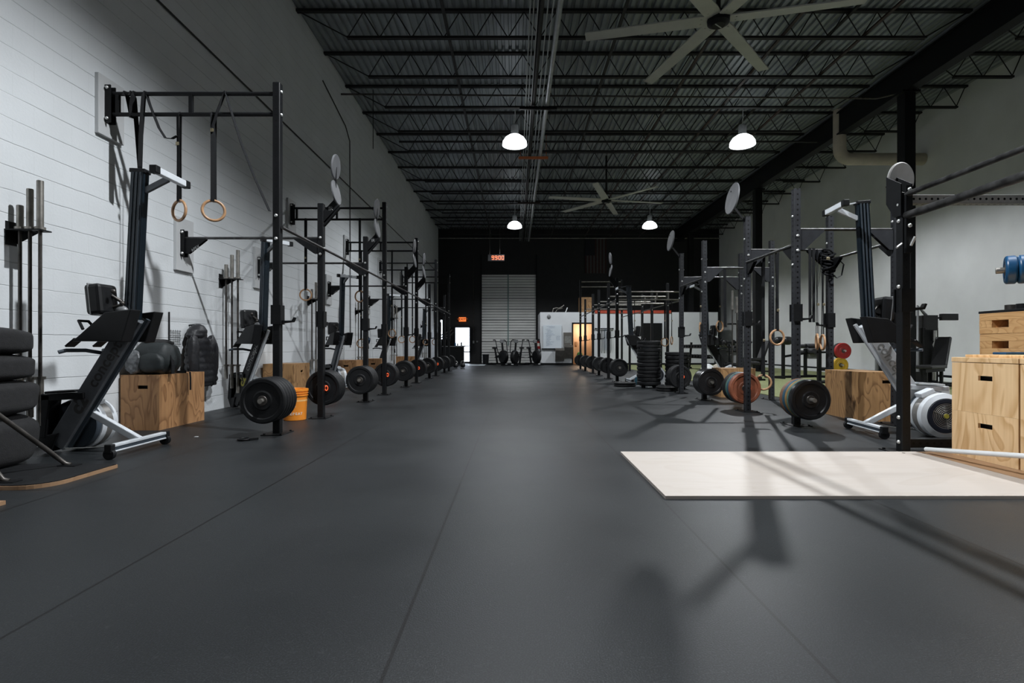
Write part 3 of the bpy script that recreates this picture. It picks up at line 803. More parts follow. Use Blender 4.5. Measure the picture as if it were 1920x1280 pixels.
tag(cj.build('wall_speaker', 'grey_equip'), 'small round grey alarm on the white office wall above the whiteboard', 'alarm')

wb = thing('whiteboard', 'large whiteboard with blue handwritten list on the office wall', 'whiteboard', (1.93, OY - 0.05, 0))
MB().box((0, 0, 1.44), (0.94, 0.03, 1.18)).build('panel', 'whiteboard', wb)
MB().span((-0.56, -0.02, 0.80), (0.62, 0.02, 0.85)).build('ledge', 'black_metal', wb)
rng = random.Random(5)
ink = MB()
for r_, (zz, x0, x1) in enumerate([(1.97, -.30, .12), (1.90, -.18, .1), (1.83, -.34, -.14), (1.77, -.30, -.1), (1.72, -.26, 0), (1.66, -.28, -.06), (1.60, -.38, .05), (1.54, -.32, .12), (1.48, -.32, -.08), (1.42, -.32, -.1), (1.36, -.32, -.1), (1.30, -.32, -.1), (1.24, -.32, -.14), (1.18, -.32, .08), (1.12, -.32, -.12), (1.06, -.30, -.02), (1.0, -.32, -.18),
                                     (1.47, .18, .42), (1.41, .18, .36), (1.35, .18, .38), (1.29, .2, .38)]):
    x = x0
    while x < x1:
        wd = rng.uniform(0.012, 0.03)
        zz2 = zz + rng.uniform(-0.008, 0.008)
        ink.bar((x, -0.018, zz2 - 0.013), (x + wd, -0.018, zz2 + 0.013), 0.004, 0.004)
        ink.bar((x + wd, -0.018, zz2 + 0.013), (x + wd * 1.3, -0.018, zz2 - 0.013), 0.004, 0.004)
        x += wd + rng.uniform(0.006, 0.02)
ink.build('handwriting', 'marker', wb)

def fountain(label, x, z, back):
    t = thing('drinking_fountain', label, 'drinking fountain', (x, OY, z), 0, 'drinking fountains')
    MB().prism([(-0.30, -0.16), (-0.44, 0.12), (-0.44, 0.24), (-0.02, 0.24), (-0.02, -0.42), (-0.16, -0.42)], -0.22, 0.22, 'YZ').build('basin', 'fountain', t)
    MB().tube([(0.12, -0.34, 0.24), (0.12, -0.34, 0.29), (0.10, -0.28, 0.31)], 0.014, 8).build('spout', 'steel', t)
    if back:
        MB().span((-0.22, -0.05, 0.24), (0.22, -0.01, 0.88)).build('back_panel', 'fountain', t)
        MB().span((-0.17, -0.06, 0.34), (0.17, -0.05, 0.70)).build('bottle_niche', 'steel', t)
    return t
fountain('lower steel drinking fountain on the office wall', 2.29, 0.62, False)
fountain('higher steel drinking fountain with a bottle filler back panel beside the doorway', 2.72, 0.78, True)

fe = thing('fire_extinguisher', 'small red fire extinguisher on the corner of the office block', 'fire extinguisher', (1.24, 27.5, 0.82))
MB().lathe([(0.0, 0.0), (0.07, 0.0), (0.075, 0.03), (0.075, 0.36), (0.05, 0.43), (0.025, 0.45), (0.0, 0.45)], 18).build('cylinder', 'extinguisher', fe)
MB().box((0, 0, 0.48), (0.10, 0.04, 0.06)).tube([(0.03, 0, 0.47), (0.1, 0, 0.42), (0.09, 0, 0.2)], 0.012, 6).build('valve', 'black_metal', fe)
MB().lathe([(0.0765, 0.14), (0.0765, 0.30)], 18).build('label_sleeve', 'white_print', fe)

# flag hanging on the black wall
fl = thing('flag', 'faded striped flag hanging vertically on the black back wall', 'flag', (4.55, YB - 0.06, 5.05))
for k in range(13):
    x0 = -0.6 + k * 0.0923
    top = 1.95 if k > 5 else 1.0
    MB().span((x0, -0.012 - 0.006 * (k % 2), 0), (x0 + 0.0923, 0.0, top)).build('stripe', 'flag_red' if k % 2 == 0 else 'flag_white', fl)
MB().span((-0.6, -0.02, 1.0), (-0.046, 0.0, 1.95)).build('canton', 'flag_blue', fl)
MB().cyl((-0.7, 0, 1.97), (0.7, 0, 1.97), 0.02, 8).build('pole', 'black_metal', fl)
cb = MB().box((3.7, 27.9, OH + 0.06 + 0.40), (0.66, 0.5, 0.80))
tag(cb.build('wooden_crate', 'ply_stripe', None, None, 0.01), 'brown wooden crate on top of the office roof', 'box')
tg = MB()
tg.tube([(1.95, 27.6, 2.70), (2.0, 27.6, 2.9), (2.15, 27.6, 2.95), (2.3, 27.6, 2.92), (2.45, 27.6, 3.0), (2.55, 27.6, 3.08)], 0.025, 8)
tg.tube([(2.1, 27.7, 2.70), (2.2, 27.7, 2.86), (2.5, 27.7, 2.94)], 0.02, 8)
tag(tg.build('tangled_cable', 'steel_old'), 'tangle of pale tubing on the office roof', 'tubing')
tag(MB().tube([(2.62, 27.5, 2.70), (2.72, 27.5, 2.95)], 0.025, 8).build('pipe_stub', 'white'), 'short white pipe stub on the office roof', 'pipe')

# trash bin and air bikes by the roll-up door
tb = thing('trash_bin', 'black trash bin standing left of the exercise bikes', 'bin', (-1.55, 28.5, 0))
MB().lathe([(0.0, 0.0), (0.15, 0.0), (0.18, 0.50), (0.19, 0.53), (0.165, 0.53), (0.15, 0.1), (0.0, 0.1)], 20).build('body', 'rower_black', tb)

def air_bike(label, x, y, rz):
    t = thing('air_bike', label, 'exercise bike', (x, y, 0), rz, 'fan bikes by the roll-up door')
    MB().lathe([(0.0, -0.11), (0.28, -0.11), (0.34, -0.06), (0.34, 0.06), (0.28, 0.11), (0.0, 0.11)], 28, Matrix.Translation((0, -0.42, 0.42)), 'X').build('fan_cage', 'rower_black', t)
    f = MB()
    f.bar((0, -0.62, 0.07), (0, 0.62, 0.07), 0.07, 0.07).bar((0, 0.1, 0.07), (0, 0.30, 0.82), 0.07, 0.07).bar((0, -0.42, 0.42), (0, -0.30, 1.12), 0.07, 0.07).bar((0, -0.38, 0.5), (0, 0.2, 0.42), 0.06, 0.09)
    f.build('frame', 'black_metal', t)
    MB().span((-0.28, -0.66, 0.0), (0.28, -0.58, 0.09)).build('front_foot', 'black_metal', t)
    MB().span((-0.26, 0.56, 0.0), (0.26, 0.64, 0.09)).build('rear_foot', 'black_metal', t)
    MB().span((-0.06, -0.675, 0.05), (0.06, -0.66, 0.085)).build('foot_plate', 'white', t)
    MB().ellipsoid((0, 0.34, 0.87), (0.12, 0.16, 0.05), 16, 8, 0.8).build('seat', 'vinyl', t)
    MB().box((0, -0.27, 1.2), (0.20, 0.06, 0.16)).build('console', 'grey_equip', t, None, 0.015)
    for s in (-1, 1):
        MB().tube([(s * 0.14, -0.35, 0.42), (s * 0.30, -0.34, 0.70), (s * 0.33, -0.22, 1.18), (s * 0.30, -0.12, 1.27)], 0.022, 8).build('handle', 'black_metal', t)
        MB().tube([(s * 0.30, -0.12, 1.27), (s * 0.30, 0.04, 1.27), (s * 0.17, 0.06, 1.27)], 0.026, 8).build('grip', 'rubber', t)
        MB().box((s * 0.20, 0.06 * s, 0.40), (0.12, 0.10, 0.03)).cyl((0, 0, 0.40), (s * 0.2, 0.0, 0.40), 0.014, 6).build('pedal', 'black_metal', t)
    return t
air_bike('black fan exercise bike, left one of the three at the roll-up door', -0.82, 27.1, R(38))
air_bike('black fan exercise bike, middle one of the three at the roll-up door', 0.20, 26.7, R(-28))
air_bike('black fan exercise bike, right one of the three beside the fire extinguisher', 0.90, 27.35, R(30))

# ------------------------------------------------------------------ rigs
def bolt_mesh(r=0.017):
    return MB().lathe([(0.0, 0.014), (r * 0.6, 0.013), (r, 0.005), (r, 0.0)], 12, None, 'Z').mesh('bolt', 'zinc')
BOLT = bolt_mesh()
def add_bolt(parent, loc, nrm):
    q = Vector(nrm).to_track_quat('Z', 'Y').to_euler()
    return place('bolt', BOLT, parent, loc, 0, q)

PW = 0.076
POSTS = {}
def post_mesh(h, mat):
    key = (h, mat)
    if key not in POSTS:
        m = MB().box((0, 0, h / 2), (PW, PW, h))
        POSTS[key] = m.mesh('upright', mat)
    return POSTS[key]

BASE = {}
def base_plate_mesh():
    if 'b' not in BASE:
        m = MB().box((0, 0, 0.004), (0.22, 0.30, 0.008))
        for sx in (-1, 1):
            for sy in (-1, 1):
                m.cyl((sx * 0.085, sy * 0.12, 0.008), (sx * 0.085, sy * 0.12, 0.02), 0.012, 8)
        BASE['b'] = m.mesh('base_plate', 'black_metal')
    return BASE['b']

def jcup_mesh():
    """padded J hook: box round the post with a lip on the near side"""
    if 'j' not in BASE:
        m = MB()
        m.span((-0.05, -0.052, -0.10), (0.05, -0.038, 0.10)).span((-0.052, -0.05, -0.10), (-0.038, 0.05, 0.10)).span((0.038, -0.05, -0.10), (0.052, 0.05, 0.10))
        m.prism([(-0.05, -0.09), (-0.17, -0.075), (-0.19, -0.03), (-0.175, -0.025), (-0.155, -0.06), (-0.05, -0.06)], -0.022, 0.022, 'YZ')
        BASE['j'] = m.mesh('j_hook', 'black_metal')
    return BASE['j']

def upright(root, x, y, h, mat='upright', base=True, bolts=(), jhook=None):
    u = place('upright', post_mesh(h, mat), root, (x, y, 0))
    u.modifiers.new('b', 'BEVEL').width = 0.006
    if base:
        place('base_plate', base_plate_mesh(), u, (0, 0, 0))
    for (z, nx, ny) in bolts:
        add_bolt(u, (nx * PW / 2, ny * PW / 2, z), (nx, ny, 0))
    if jhook:
        z, rz = jhook
        place('j_hook', jcup_mesh(), u, (0, 0, z), 0, (0, 0, rz))
    return u

def gusset(mb, x, y, z, sx, sy, L=0.22, H=0.16, t=0.006):
    """triangular plate under a bar, starting at a post face"""
    if sx:
        for o in (-0.02, 0.02):
            mb.prism([(x, z - 0.01), (x + sx * L, z - 0.01), (x + sx * L, z - 0.025), (x + sx * 0.05, z - H), (x, z - H)], y + o - t / 2, y + o + t / 2, 'XZ')
    else:
        for o in (-0.02, 0.02):
            mb.prism([(y, z - 0.01), (y + sy * L, z - 0.01), (y + sy * L, z - 0.025), (y + sy * 0.05, z - H), (y, z - H)], x + o - t / 2, x + o + t / 2, 'YZ')
    return mb

def target(root, post_x, post_y, z_post, sx, disc_centres, r, dx, mark=True):
    """wall-ball target: a gusseted arm from the post top with round plates that face the aisle"""
    a = MB()
    zt = disc_centres[0][1]
    px = post_x + sx * PW / 2
    for o in (-0.03, 0.03):
        a.prism([(px, z_post - 0.02), (px + sx * (dx - 0.02), z_post + 0.16), (px + sx * dx, z_post + 0.04), (px, z_post - 0.16)], post_y + o - 0.004, post_y + o + 0.004, 'XZ')
    a.bar((px, post_y, z_post - 0.20), (px + sx * dx, post_y, z_post + 0.02), 0.05, 0.02)
    arm = a.build('target_arm', 'black_metal', root)
    if mark:
        text_obj('lettering', 'IR', 0.07, 'logo_grey', arm, (px + sx * dx * 0.5, post_y - 0.036, z_post + 0.01), (PI / 2, 0, 0))
    for k, (xo, z) in enumerate(disc_centres):
        M = Matrix.Rotation(sx * R(-9 if k == 0 else 6), 4, 'Y')
        m = MB().lathe([(0, 0.012), (r - 0.008, 0.012), (r, 0.006), (r, -0.006), (r - 0.008, -0.012), (0, -0.012)], 40, M, 'X')
        d = m.build('target_disc', 'disc', root, (post_x + sx * xo, post_y, z))
        s = MB()
        for dz in (-0.55 * r, 0.55 * r):
            s.ellipsoid((sx * 0.014, 0, dz), (0.006, 0.012, 0.012), 8, 6)
    lk = MB().bar((post_x + sx * (dx - 0.02), post_y, z_post + 0.02), (post_x + sx * disc_centres[-1][0], post_y, disc_centres[-1][1]), 0.03, 0.012, (0, 1, 0))
    lk.build('target_strut', 'black_metal', root)

STACK_PEG = MB().cyl((0, 0, 0), (0, -0.355, 0), 0.0235, 14).mesh('storage_peg', 'steel_old')
PEG_Z = 0.375
LX = -2.48
L_POSTS = [(5.58, 'T'), (6.84, 'S'), (8.88, 'S'), (10.16, 'T'), (12.2, 'S'), (13.48, 'T'), (15.52, 'S'), (16.8, 'T'), (18.84, 'S'), (20.1, 'T')]
rig = thing('pull_up_rig', 'long black steel pull-up rig bolted along the left wall', 'pull-up rig')
for i, (y, kind) in enumerate(L_POSTS):
    h = 3.66 if kind == 'T' else 2.74
    zs = (3.57, 3.33) if kind == 'T' else (2.33, 2.22)
    b = [(zs[0], 1, 0), (zs[1], 1, 0), (2.27, 0, -1), (2.03, 0, -1)]
    if kind == 'S': b = [(2.30, 0, -1), (2.09, 0, -1), (2.17, 1, 0)]
    upright(rig, LX, y, h, 'upright', True, b, (1.24 + 0.02 * (i % 3), R(90) if i % 2 == 0 else R(180)))
    pg = place('storage_peg', STACK_PEG, rig, (LX, y + (-PW / 2 if i % 2 == 0 else PW / 2), PEG_Z), 0, (0, 0, 0 if i % 2 == 0 else PI))
    if kind == 'T':
        m = MB().cyl((-4.20, y, 3.55), (LX, y, 3.55), 0.021, 12)
        m.build('pull_up_bar', 'black_metal', rig)
        MB().cyl((-4.20, y, 3.335), (LX, y, 3.335), 0.021, 12).build('pull_up_bar', 'black_metal', rig)
        for x in (-4.15, -3.385):
            MB().box((x, y, 3.4425), (0.035, 0.035, 0.2)).build('rung', 'black_metal', rig)
        pl_ = MB().span((-4.262, y - 0.04, 3.24), (-4.20, y - 0.028, 3.63)).span((-4.262, y + 0.028, 3.24), (-4.20, y + 0.04, 3.63)).span((-4.265, y - 0.04, 3.24), (-4.255, y + 0.04, 3.63))
        wp = pl_.build('wall_bracket', 'black_metal', rig)
        add_bolt(wp, (-4.235, y - 0.042, 3.28), (0, -1, 0)); add_bolt(wp, (-4.235, y - 0.042, 3.60), (0, -1, 0))
        MB().span((XL, y - 0.12, 3.10), (XL + 0.04, y + 0.24, 3.72)).build('mounting_board', 'board', rig, None, 0.004)
    else:
        MB().cyl((-4.22, y, 2.30), (LX, y, 2.30), 0.0165, 12).build('pull_up_bar', 'pipe_worn', rig)
        g = MB().span((-4.262, y - 0.045, 2.06), (-4.215, y - 0.033, 2.40)).span((-4.262, y + 0.033, 2.06), (-4.215, y + 0.045, 2.40)).span((-4.265, y - 0.045, 2.06), (-4.255, y + 0.045, 2.40))
        gusset(g, -4.22, y, 2.30, 1, 0, 0.27, 0.20)
        wg = g.build('wall_bracket', 'black_metal', rig)
        add_bolt(wg, (-4.235, y - 0.047, 2.10), (0, -1, 0)); add_bolt(wg, (-4.235, y - 0.047, 2.37), (0, -1, 0))
        text_obj('lettering', 'APEX', 0.05, 'logo_grey', wg, (-4.08, y - 0.025, 2.165), (PI / 2, R(-34), 0))
        gusset(MB(), LX - PW / 2, y, 2.30, -1, 0, 0.30, 0.20).build('gusset', 'black_metal', rig)
        MB().span((XL, y - 0.12, 1.88), (XL + 0.04, y + 0.24, 2.56)).build('mounting_board', 'board', rig, None, 0.004)
    if i < len(L_POSTS) - 1:
        y2 = L_POSTS[i + 1][0]
        MB().cyl((LX + 0.055, y - 0.02, 2.15), (LX + 0.055, y2 - 0.02, 2.15), 0.0165, 12).build('side_bar', 'pipe_worn', rig)
for i in (1, 2):
    target(rig, LX, L_POSTS[i][0], 2.66, 1, [(0.19, 2.88), (0.185, 3.21)], 0.158, 0.19)
target(rig, LX, L_POSTS[4][0], 2.66, 1, [(0.19, 2.88), (0.185, 3.21)], 0.158, 0.19, False)
target(rig, LX, L_POSTS[5][0], 2.55, 1, [(0.19, 2.80), (0.185, 3.13)], 0.158, 0.19, False)

# right rig, nearer cage: two rows of uprights
RX, RB = 3.27, 4.43
R_Y = [6.20, 7.50, 9.20, 10.46]
rig2 = thing('pull_up_rig', 'graphite steel pull-up rig on the right, behind the near rack and its wooden platform', 'pull-up rig')
for i, y in enumerate(R_Y):
    upright(rig2, RX, y, 2.74, 'upright_grey', True, [(2.42, -1, 0), (2.42, 1, 0), (2.19, 0, -1), (2.02, 0, -1), (1.86, -1, 0)], (1.30 if i < 2 else 1.2, (R(90), R(90), R(180), R(90))[i]))
    upright(rig2, RB, y, 2.74, 'upright_grey', True, [(2.10, 0, -1), (1.95, 0, -1), (2.36, -1, 0)], (1.28, R(-90)) if i < 2 else None)
    place('storage_peg', STACK_PEG, rig2, (RX, y + (-PW / 2 if i % 2 == 0 else PW / 2), 0.32), 0, (0, 0, 0 if i % 2 == 0 else PI))
    MB().cyl((RX, y, 2.27), (RB, y, 2.27), 0.0175, 12).build('pull_up_bar', 'pipe_worn', rig2)
    gusset(MB(), RX + PW / 2, y, 2.27, 1, 0, 0.28, 0.24).build('gusset', 'upright_grey', rig2)
    gusset(MB(), RB - PW / 2, y, 2.27, -1, 0, 0.28, 0.24).build('gusset', 'upright_grey', rig2)
for a, b_ in ((0, 1), (2, 3)):
    MB().cyl((RX - 0.02, R_Y[a], 2.09), (RX - 0.02, R_Y[b_], 2.09), 0.0175, 12).build('side_bar', 'pipe_worn', rig2)
    gusset(MB(), RX, R_Y[a] + PW / 2, 2.09, 0, 1).build('gusset', 'black_metal', rig2)
    gusset(MB(), RX, R_Y[b_] - PW / 2, 2.09, 0, -1).build('gusset', 'black_metal', rig2)
MB().cyl((RB, R_Y[0], 2.13), (RB, R_Y[1], 2.13), 0.0175, 12).build('side_bar', 'pipe_worn', rig2)
gusset(MB(), RB, R_Y[0] + PW / 2, 2.13, 0, 1).build('gusset', 'black_metal', rig2)
gusset(MB(), RB, R_Y[1] - PW / 2, 2.13, 0, -1).build('gusset', 'black_metal', rig2)
def big_target(root, x, y, zc, zpost, r):
    a = MB().bar((x - 0.03, y, zpost - 0.03), (x - 0.17, y, zc - 0.14), 0.03, 0.012, (0, 1, 0))
    a.build('target_arm', 'black_metal', root)
    M = Matrix.Rotation(R(9), 4, 'Y')
    MB().lathe([(0, 0.012), (r - 0.008, 0.012), (r, 0.006), (r, -0.006), (r - 0.008, -0.012), (0, -0.012)], 44, M, 'X').build('target_disc', 'disc', root, (x - 0.21, y, zc))
    b = MB().ellipsoid((-0.014, 0, 0.10), (0.006, 0.012, 0.012), 8, 6)
    b.build('target_bolt', 'black_metal', root, (x - 0.215, y, zc))
big_target(rig2, RX, R_Y[1], 2.99, 2.70, 0.22)
big_target(rig2, RX, R_Y[3], 2.99, 2.70, 0.20)

# far right freestanding rig
FX, FB = 2.70, 4.40
F_Y = [(14.06, 2.74), (15.35, 2.74), (17.1, 2.74), (18.4, 2.74), (20.4, 2.74), (21.9, 3.66)]
rig3 = thing('pull_up_rig', 'black freestanding pull-up rig far down the right side, before the office wall', 'pull-up rig')
for i, (y, h) in enumerate(F_Y):
    upright(rig3, FX, y, h, 'upright', True, [(2.30, 0, -1), (2.05, 0, -1), (2.16, -1, 0)], (1.25, R(90)))
    upright(rig3, FB, y, h, 'upright', True, [(2.30, 0, -1), (2.10, 0, -1)])
    place('storage_peg', STACK_PEG, rig3, (FX, y + (-PW / 2 if i % 2 == 0 else PW / 2), PEG_Z), 0, (0, 0, 0 if i % 2 == 0 else PI))
    for z in ((3.59, 3.38) if h > 3 else (2.36,)):
        MB().cyl((FX, y, z), (FB, y, z), 0.02, 10).build('pull_up_bar', 'steel_old', rig3)
    if i in (0, 1):
        MB().cyl((FX, y, 2.16), (FB, y, 2.16), 0.02, 10).build('pull_up_bar', 'steel_old', rig3)
        for x in (3.75, 4.05):
            MB().box((x, y, 2.26), (0.03, 0.03, 0.18)).build('rung', 'steel_old', rig3)
    if i < 5:
        MB().cyl((FX - 0.03, y, 2.14), (FX - 0.03, F_Y[i + 1][0], 2.14), 0.018, 10).build('side_bar', 'pipe_worn', rig3)
        MB().cyl((FB, y, 2.14), (FB, F_Y[i + 1][0], 2.14), 0.018, 10).build('side_bar', 'pipe_worn', rig3)
target(rig3, FX, 14.06, 2.66, -1, [(0.17, 2.92), (0.175, 3.24)], 0.158, 0.17, False)

# near right rack: upright with bars that run toward the viewpoint
NX = 3.33
rig4 = thing('squat_rack', 'black steel rack nearest on the right, standing at the corner of the wooden platform', 'squat rack')
NY = 4.57
upright(rig4, NX, NY, 2.22, 'upright', True, [(2.12, -1, 0), (1.98, -1, 0), (0.30, -1, 0), (0.09, -1, 0), (1.42, -1, 0), (2.13, 0, -1), (1.93, 0, -1), (0.98, 1, 0)], (1.30, R(90)))
upright(rig4, NX, 2.72, 2.22, 'upright', True)
upright(rig4, 4.62, NY, 2.22, 'upright', True)
t_ = MB()
for o in (-0.045, 0.045):
    t_.prism([(NY - 0.04, 2.02), (NY - 0.04, 2.29), (NY + 0.14, 2.40), (NY + 0.14, 2.16), (NY + 0.04, 2.02)], NX + o - 0.005, NX + o + 0.005, 'YZ')
t_.bar((NX, NY + 0.06, 2.10), (NX, NY + 0.16, 2.33), 0.07, 0.02)
t_.build('target_arm', 'black_metal', rig4)
MB().lathe([(0, 0.014), (0.142, 0.014), (0.15, 0.006), (0.15, -0.006), (0.142, -0.014), (0, -0.014)], 44, Matrix.Rotation(R(16), 4, 'Z') @ Matrix.Rotation(R(6), 4, 'X'), 'Y').build('target_disc', 'disc_lit', rig4, (NX + 0.10, NY + 0.17, 2.39))
pp = MB().span((NX - 0.02, NY - 0.062, 1.70), (NX + 0.035, NY - 0.038, 2.27)).build('bar_bracket', 'black_metal', rig4)
add_bolt(pp, (NX + 0.008, NY - 0.062, 2.235), (0, -1, 0)); add_bolt(pp, (NX + 0.01, NY - 0.062, 1.93), (0, -1, 0))
MB().cyl((NX, NY - 0.04, 2.20), (NX, 2.72, 2.20), 0.022, 16).build('pull_up_bar', 'pipe_worn', rig4)
MB().cyl((NX, NY - 0.04, 2.02), (NX, 2.72, 2.02), 0.033, 16).build('pull_up_bar', 'pipe_worn', rig4)
MB().cyl((NX - 0.05, NY - 0.05, 1.78), (NX - 0.12, NY - 0.09, 1.74), 0.009, 8).cyl((NX + 0.02, NY - 0.06, 1.76), (NX + 0.035, NY - 0.09, 1.83), 0.011, 8).build('lock_pin', 'zinc', rig4)
MB().box((0, 0, 0), (1.22, PW, PW)).build('cross_beam', 'beam_perf', rig4, (NX + 0.645, NY + 0.05, 2.175), 0.004)
MB().box((0, 0, 0), (1.22, PW, PW)).build('floor_beam', 'beam_black', rig4, (NX + 0.645, NY + 0.10, 0.066), 0.004)

# ------------------------------------------------------------------ bumper plates
PLATE_M = {}
def plate_mesh(mat, t, r=0.225, hub=0.085):
    k = (mat, t, r)
    if k not in PLATE_M:
        h = t / 2
        prof = [(0.026, -h + 0.006), (hub * 0.6, -h + 0.006), (hub, -h + 0.003), (hub + 0.015, -h + 0.010), (r - 0.055, -h + 0.010), (r - 0.045, -h), (r - 0.014, -h), (r - 0.003, -h + 0.008), (r, -h + 0.016),
                (r, h - 0.016), (r - 0.003, h - 0.008), (r - 0.014, h), (r - 0.045, h), (r - 0.055, h - 0.010), (hub + 0.015, h - 0.010), (hub, h - 0.003), (0.026, h - 0.006), (0.026, -h + 0.006)]
        a = MB().lathe(prof, 44, None, 'Y').mesh('bumper_plate', mat)
        b = MB().lathe([(0.0255, -h), (0.046, -h), (0.050, -h + 0.004), (0.050, h - 0.004), (0.046, h), (0.0255, h), (0.0255, -h)], 24, None, 'Y').mesh('hub', 'steel_dark')
        PLATE_M[k] = (a, b)
    return PLATE_M[k]

def bumper(label, loc, mat='rubber', t=0.055, rot=(0, 0, 0), r=0.225, group=None, hub=True):
    a, b = plate_mesh(mat, t, r)
    o = place('bumper_plate', a, None, loc, 0, rot)
    tag(o, label, 'weight plate', group)
    if hub:
        place('hub', b, o)
    return o

COLNAME = {'rubber': 'black rubber', 'rubber_gloss': 'glossy black', 'rubber_brown': 'red-brown rubber', 'rubber_blue': 'dull blue', 'rubber_yellow': 'mustard yellow',
           'rubber_green': 'dull green', 'rubber_rim': 'tan brown'}
def stack(x, y_post, side, mats, where, group, ring=False, z=PEG_Z, t=None, r=0.225, gap=None):
    """plates on a low peg. side -1: on the near face of the post, +1: on the far face"""
    y = y_post + side * (PW / 2 + 0.012)
    n = len(mats)
    order = range(n) if side > 0 else range(n)
    for k in range(n):
        tk = t[k] if t else 0.058
        y += side * tk / 2
        pos = k if side > 0 else n - 1 - k      # 0 = nearest the camera
        pn = ('frontmost', 'second from front', 'third from front', 'fourth from front', 'fifth from front', 'sixth from front')[pos]
        o = bumper('%s plate, %s on the peg of %s' % (COLNAME[mats[k]], pn, where), (x, y, z), mats[k], tk, (0, 0, 0), r, group)
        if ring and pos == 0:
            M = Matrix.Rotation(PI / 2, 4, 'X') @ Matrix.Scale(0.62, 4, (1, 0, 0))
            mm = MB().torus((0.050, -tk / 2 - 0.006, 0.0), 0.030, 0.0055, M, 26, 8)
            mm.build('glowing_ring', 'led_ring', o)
        y += side * (tk / 2 + 0.002)

for i, (y, kind) in enumerate(L_POSTS):
    n = (5, 4, 5, 4, 5, 4, 5, 4, 4, 4)[i]
    stack(LX, y, -1 if i % 2 == 0 else 1, ['rubber'] * n, 'the %s left upright' % ORD[i], 'plates on the left rig', ring=(i in (1, 3, 5, 7)), r=0.228)
stack(RX, R_Y[0], -1, ['rubber_rim', 'rubber_blue', 'rubber_yellow', 'rubber_green', 'rubber_gloss'], 'the nearest right upright', 'plates on the right rig', z=0.32, t=[0.06, 0.055, 0.042, 0.03, 0.075])
stack(RX, R_Y[1], 1, ['rubber_brown', 'rubber_blue', 'rubber_green', 'rubber', 'rubber'], 'the second right upright', 'plates on the right rig', True, z=0.32, t=[0.075, 0.05, 0.05, 0.06, 0.06])
stack(RX, R_Y[2], -1, ['rubber_gloss'] * 4, 'the third right upright', 'plates on the right rig', z=0.32, t=[0.07] * 4)
stack(RX, R_Y[3], 1, ['rubber'] * 4, 'the fourth right upright', 'plates on the right rig', True, z=0.32)
for i, (y, h) in enumerate(F_Y):
    stack(FX, y, -1 if i % 2 == 0 else 1, ['rubber'] * (5, 4, 4, 4, 4, 3)[i], 'the %s far right upright' % ORD[i], 'plates on the far right rig', ring=(i in (1, 3)), r=0.228)

# plate towers on wheeled dollies
def tower(x, y, n, r, name):
    t = thing('plate_dolly', 'low black wheeled dolly under the %s plate tower' % name, 'dolly', (x, y, 0), 0.3, 'plate dollies')
    MB().lathe([(0, 0.055), (0.2, 0.055), (0.2, 0.075), (0.03, 0.075), (0.026, 0.2), (0, 0.2)], 24).build('deck', 'black_metal', t)
    for k in range(4):
        a = k * PI / 2 + 0.4
        MB().cyl((0.17 * math.cos(a), 0.17 * math.sin(a) - 0.012, 0.028), (0.17 * math.cos(a), 0.17 * math.sin(a) + 0.012, 0.028), 0.028, 12).box((0.17 * math.cos(a), 0.17 * math.sin(a), 0.05), (0.02, 0.03, 0.02)).build('wheel', 'rubber', t)
    z = 0.076
    for k in range(n):
        bumper('black rubber plate, %s from the floor in the %s plate tower' % (ORD[k] if k < 14 else 'top', name), (x + 0.006 * math.sin(k * 2.3), y, z + 0.0375), 'rubber', 0.075, (PI / 2, 0, 0), r, 'plates stacked flat in towers')
        z += 0.081
tower(2.98, 11.85, 12, 0.26, 'taller left')
tower(3.52, 11.55, 9, 0.255, 'shorter right')
for k in range(2):
    bumper('black plate lying flat on the floor left of the plate towers, %s of two' % ('lower' if k == 0 else 'upper'), (2.55, 12.35, 0.024 + 0.049 * k), 'rubber', 0.046, (PI / 2, 0, 0), 0.25, 'plates lying on the floor')
    bumper('black plate lying flat on the floor before the shorter plate tower, %s of two' % ('lower' if k == 0 else 'upper'), (3.16, 11.05, 0.024 + 0.049 * k), 'rubber', 0.046, (PI / 2, 0, 0), 0.225, 'plates lying on the floor')

# ------------------------------------------------------------------ gymnastic rings on straps
RINGM = MB().torus((0, 0, 0), 0.1035, 0.0145, None, 40, 12).mesh('ring', 'ring_wood')
def ring(label, x, y, z, ztop, rz, tail=None, buckle=None, group='gymnastic rings', split=True):
    t = thing('gymnastic_ring', label, 'gymnastic ring', (x, y, z), 0, group)
    place('ring', RINGM, t, (0, 0, 0), 0, (PI / 2, 0, rz))
    wd = (math.cos(rz), math.sin(rz), 0)
    L = ztop - z
    s = MB()
    s.ribbon([(0.0, 0.02, 0.09), (0.0, 0.022, 0.12), (0.003, 0.014, L * 0.6), (0, 0.024, L - 0.01), (0, 0.0, L + 0.024)], 0.036, 0.004, wd)
    s.ribbon([(0.0, -0.02, 0.09), (0.0, -0.022, 0.12), (-0.003, -0.014, L * 0.6), (0, -0.024, L - 0.01), (0, 0.0, L + 0.024)], 0.036, 0.004, wd)
    s.build('strap', 'strap', t)
    if buckle:
        MB().box((0.0, -0.03, buckle - z), (0.032, 0.014, 0.036)).build('buckle', 'brass', t, None, 0.004)
    if tail:
        m = MB().ribbon([(a - x, b - y, c - z) for a, b, c in tail], 0.034, 0.004, (0.35, 1, 0.1))
        m.build('strap_tail', 'strap', t)
    return t
y0 = 5.58
ring('wooden gymnastic ring at the nearest left pull-up bars, the one seen more edge-on', -3.51, y0, 2.33, 3.335, R(-24),
     [(-3.86, y0, 3.575), (-3.80, y0 - 0.02, 3.42), (-3.70, y0 - 0.03, 3.18), (-3.64, y0 - 0.02, 3.08), (-3.57, y0 - 0.02, 3.075), (-3.51, y0 - 0.03, 3.10)], 3.02)
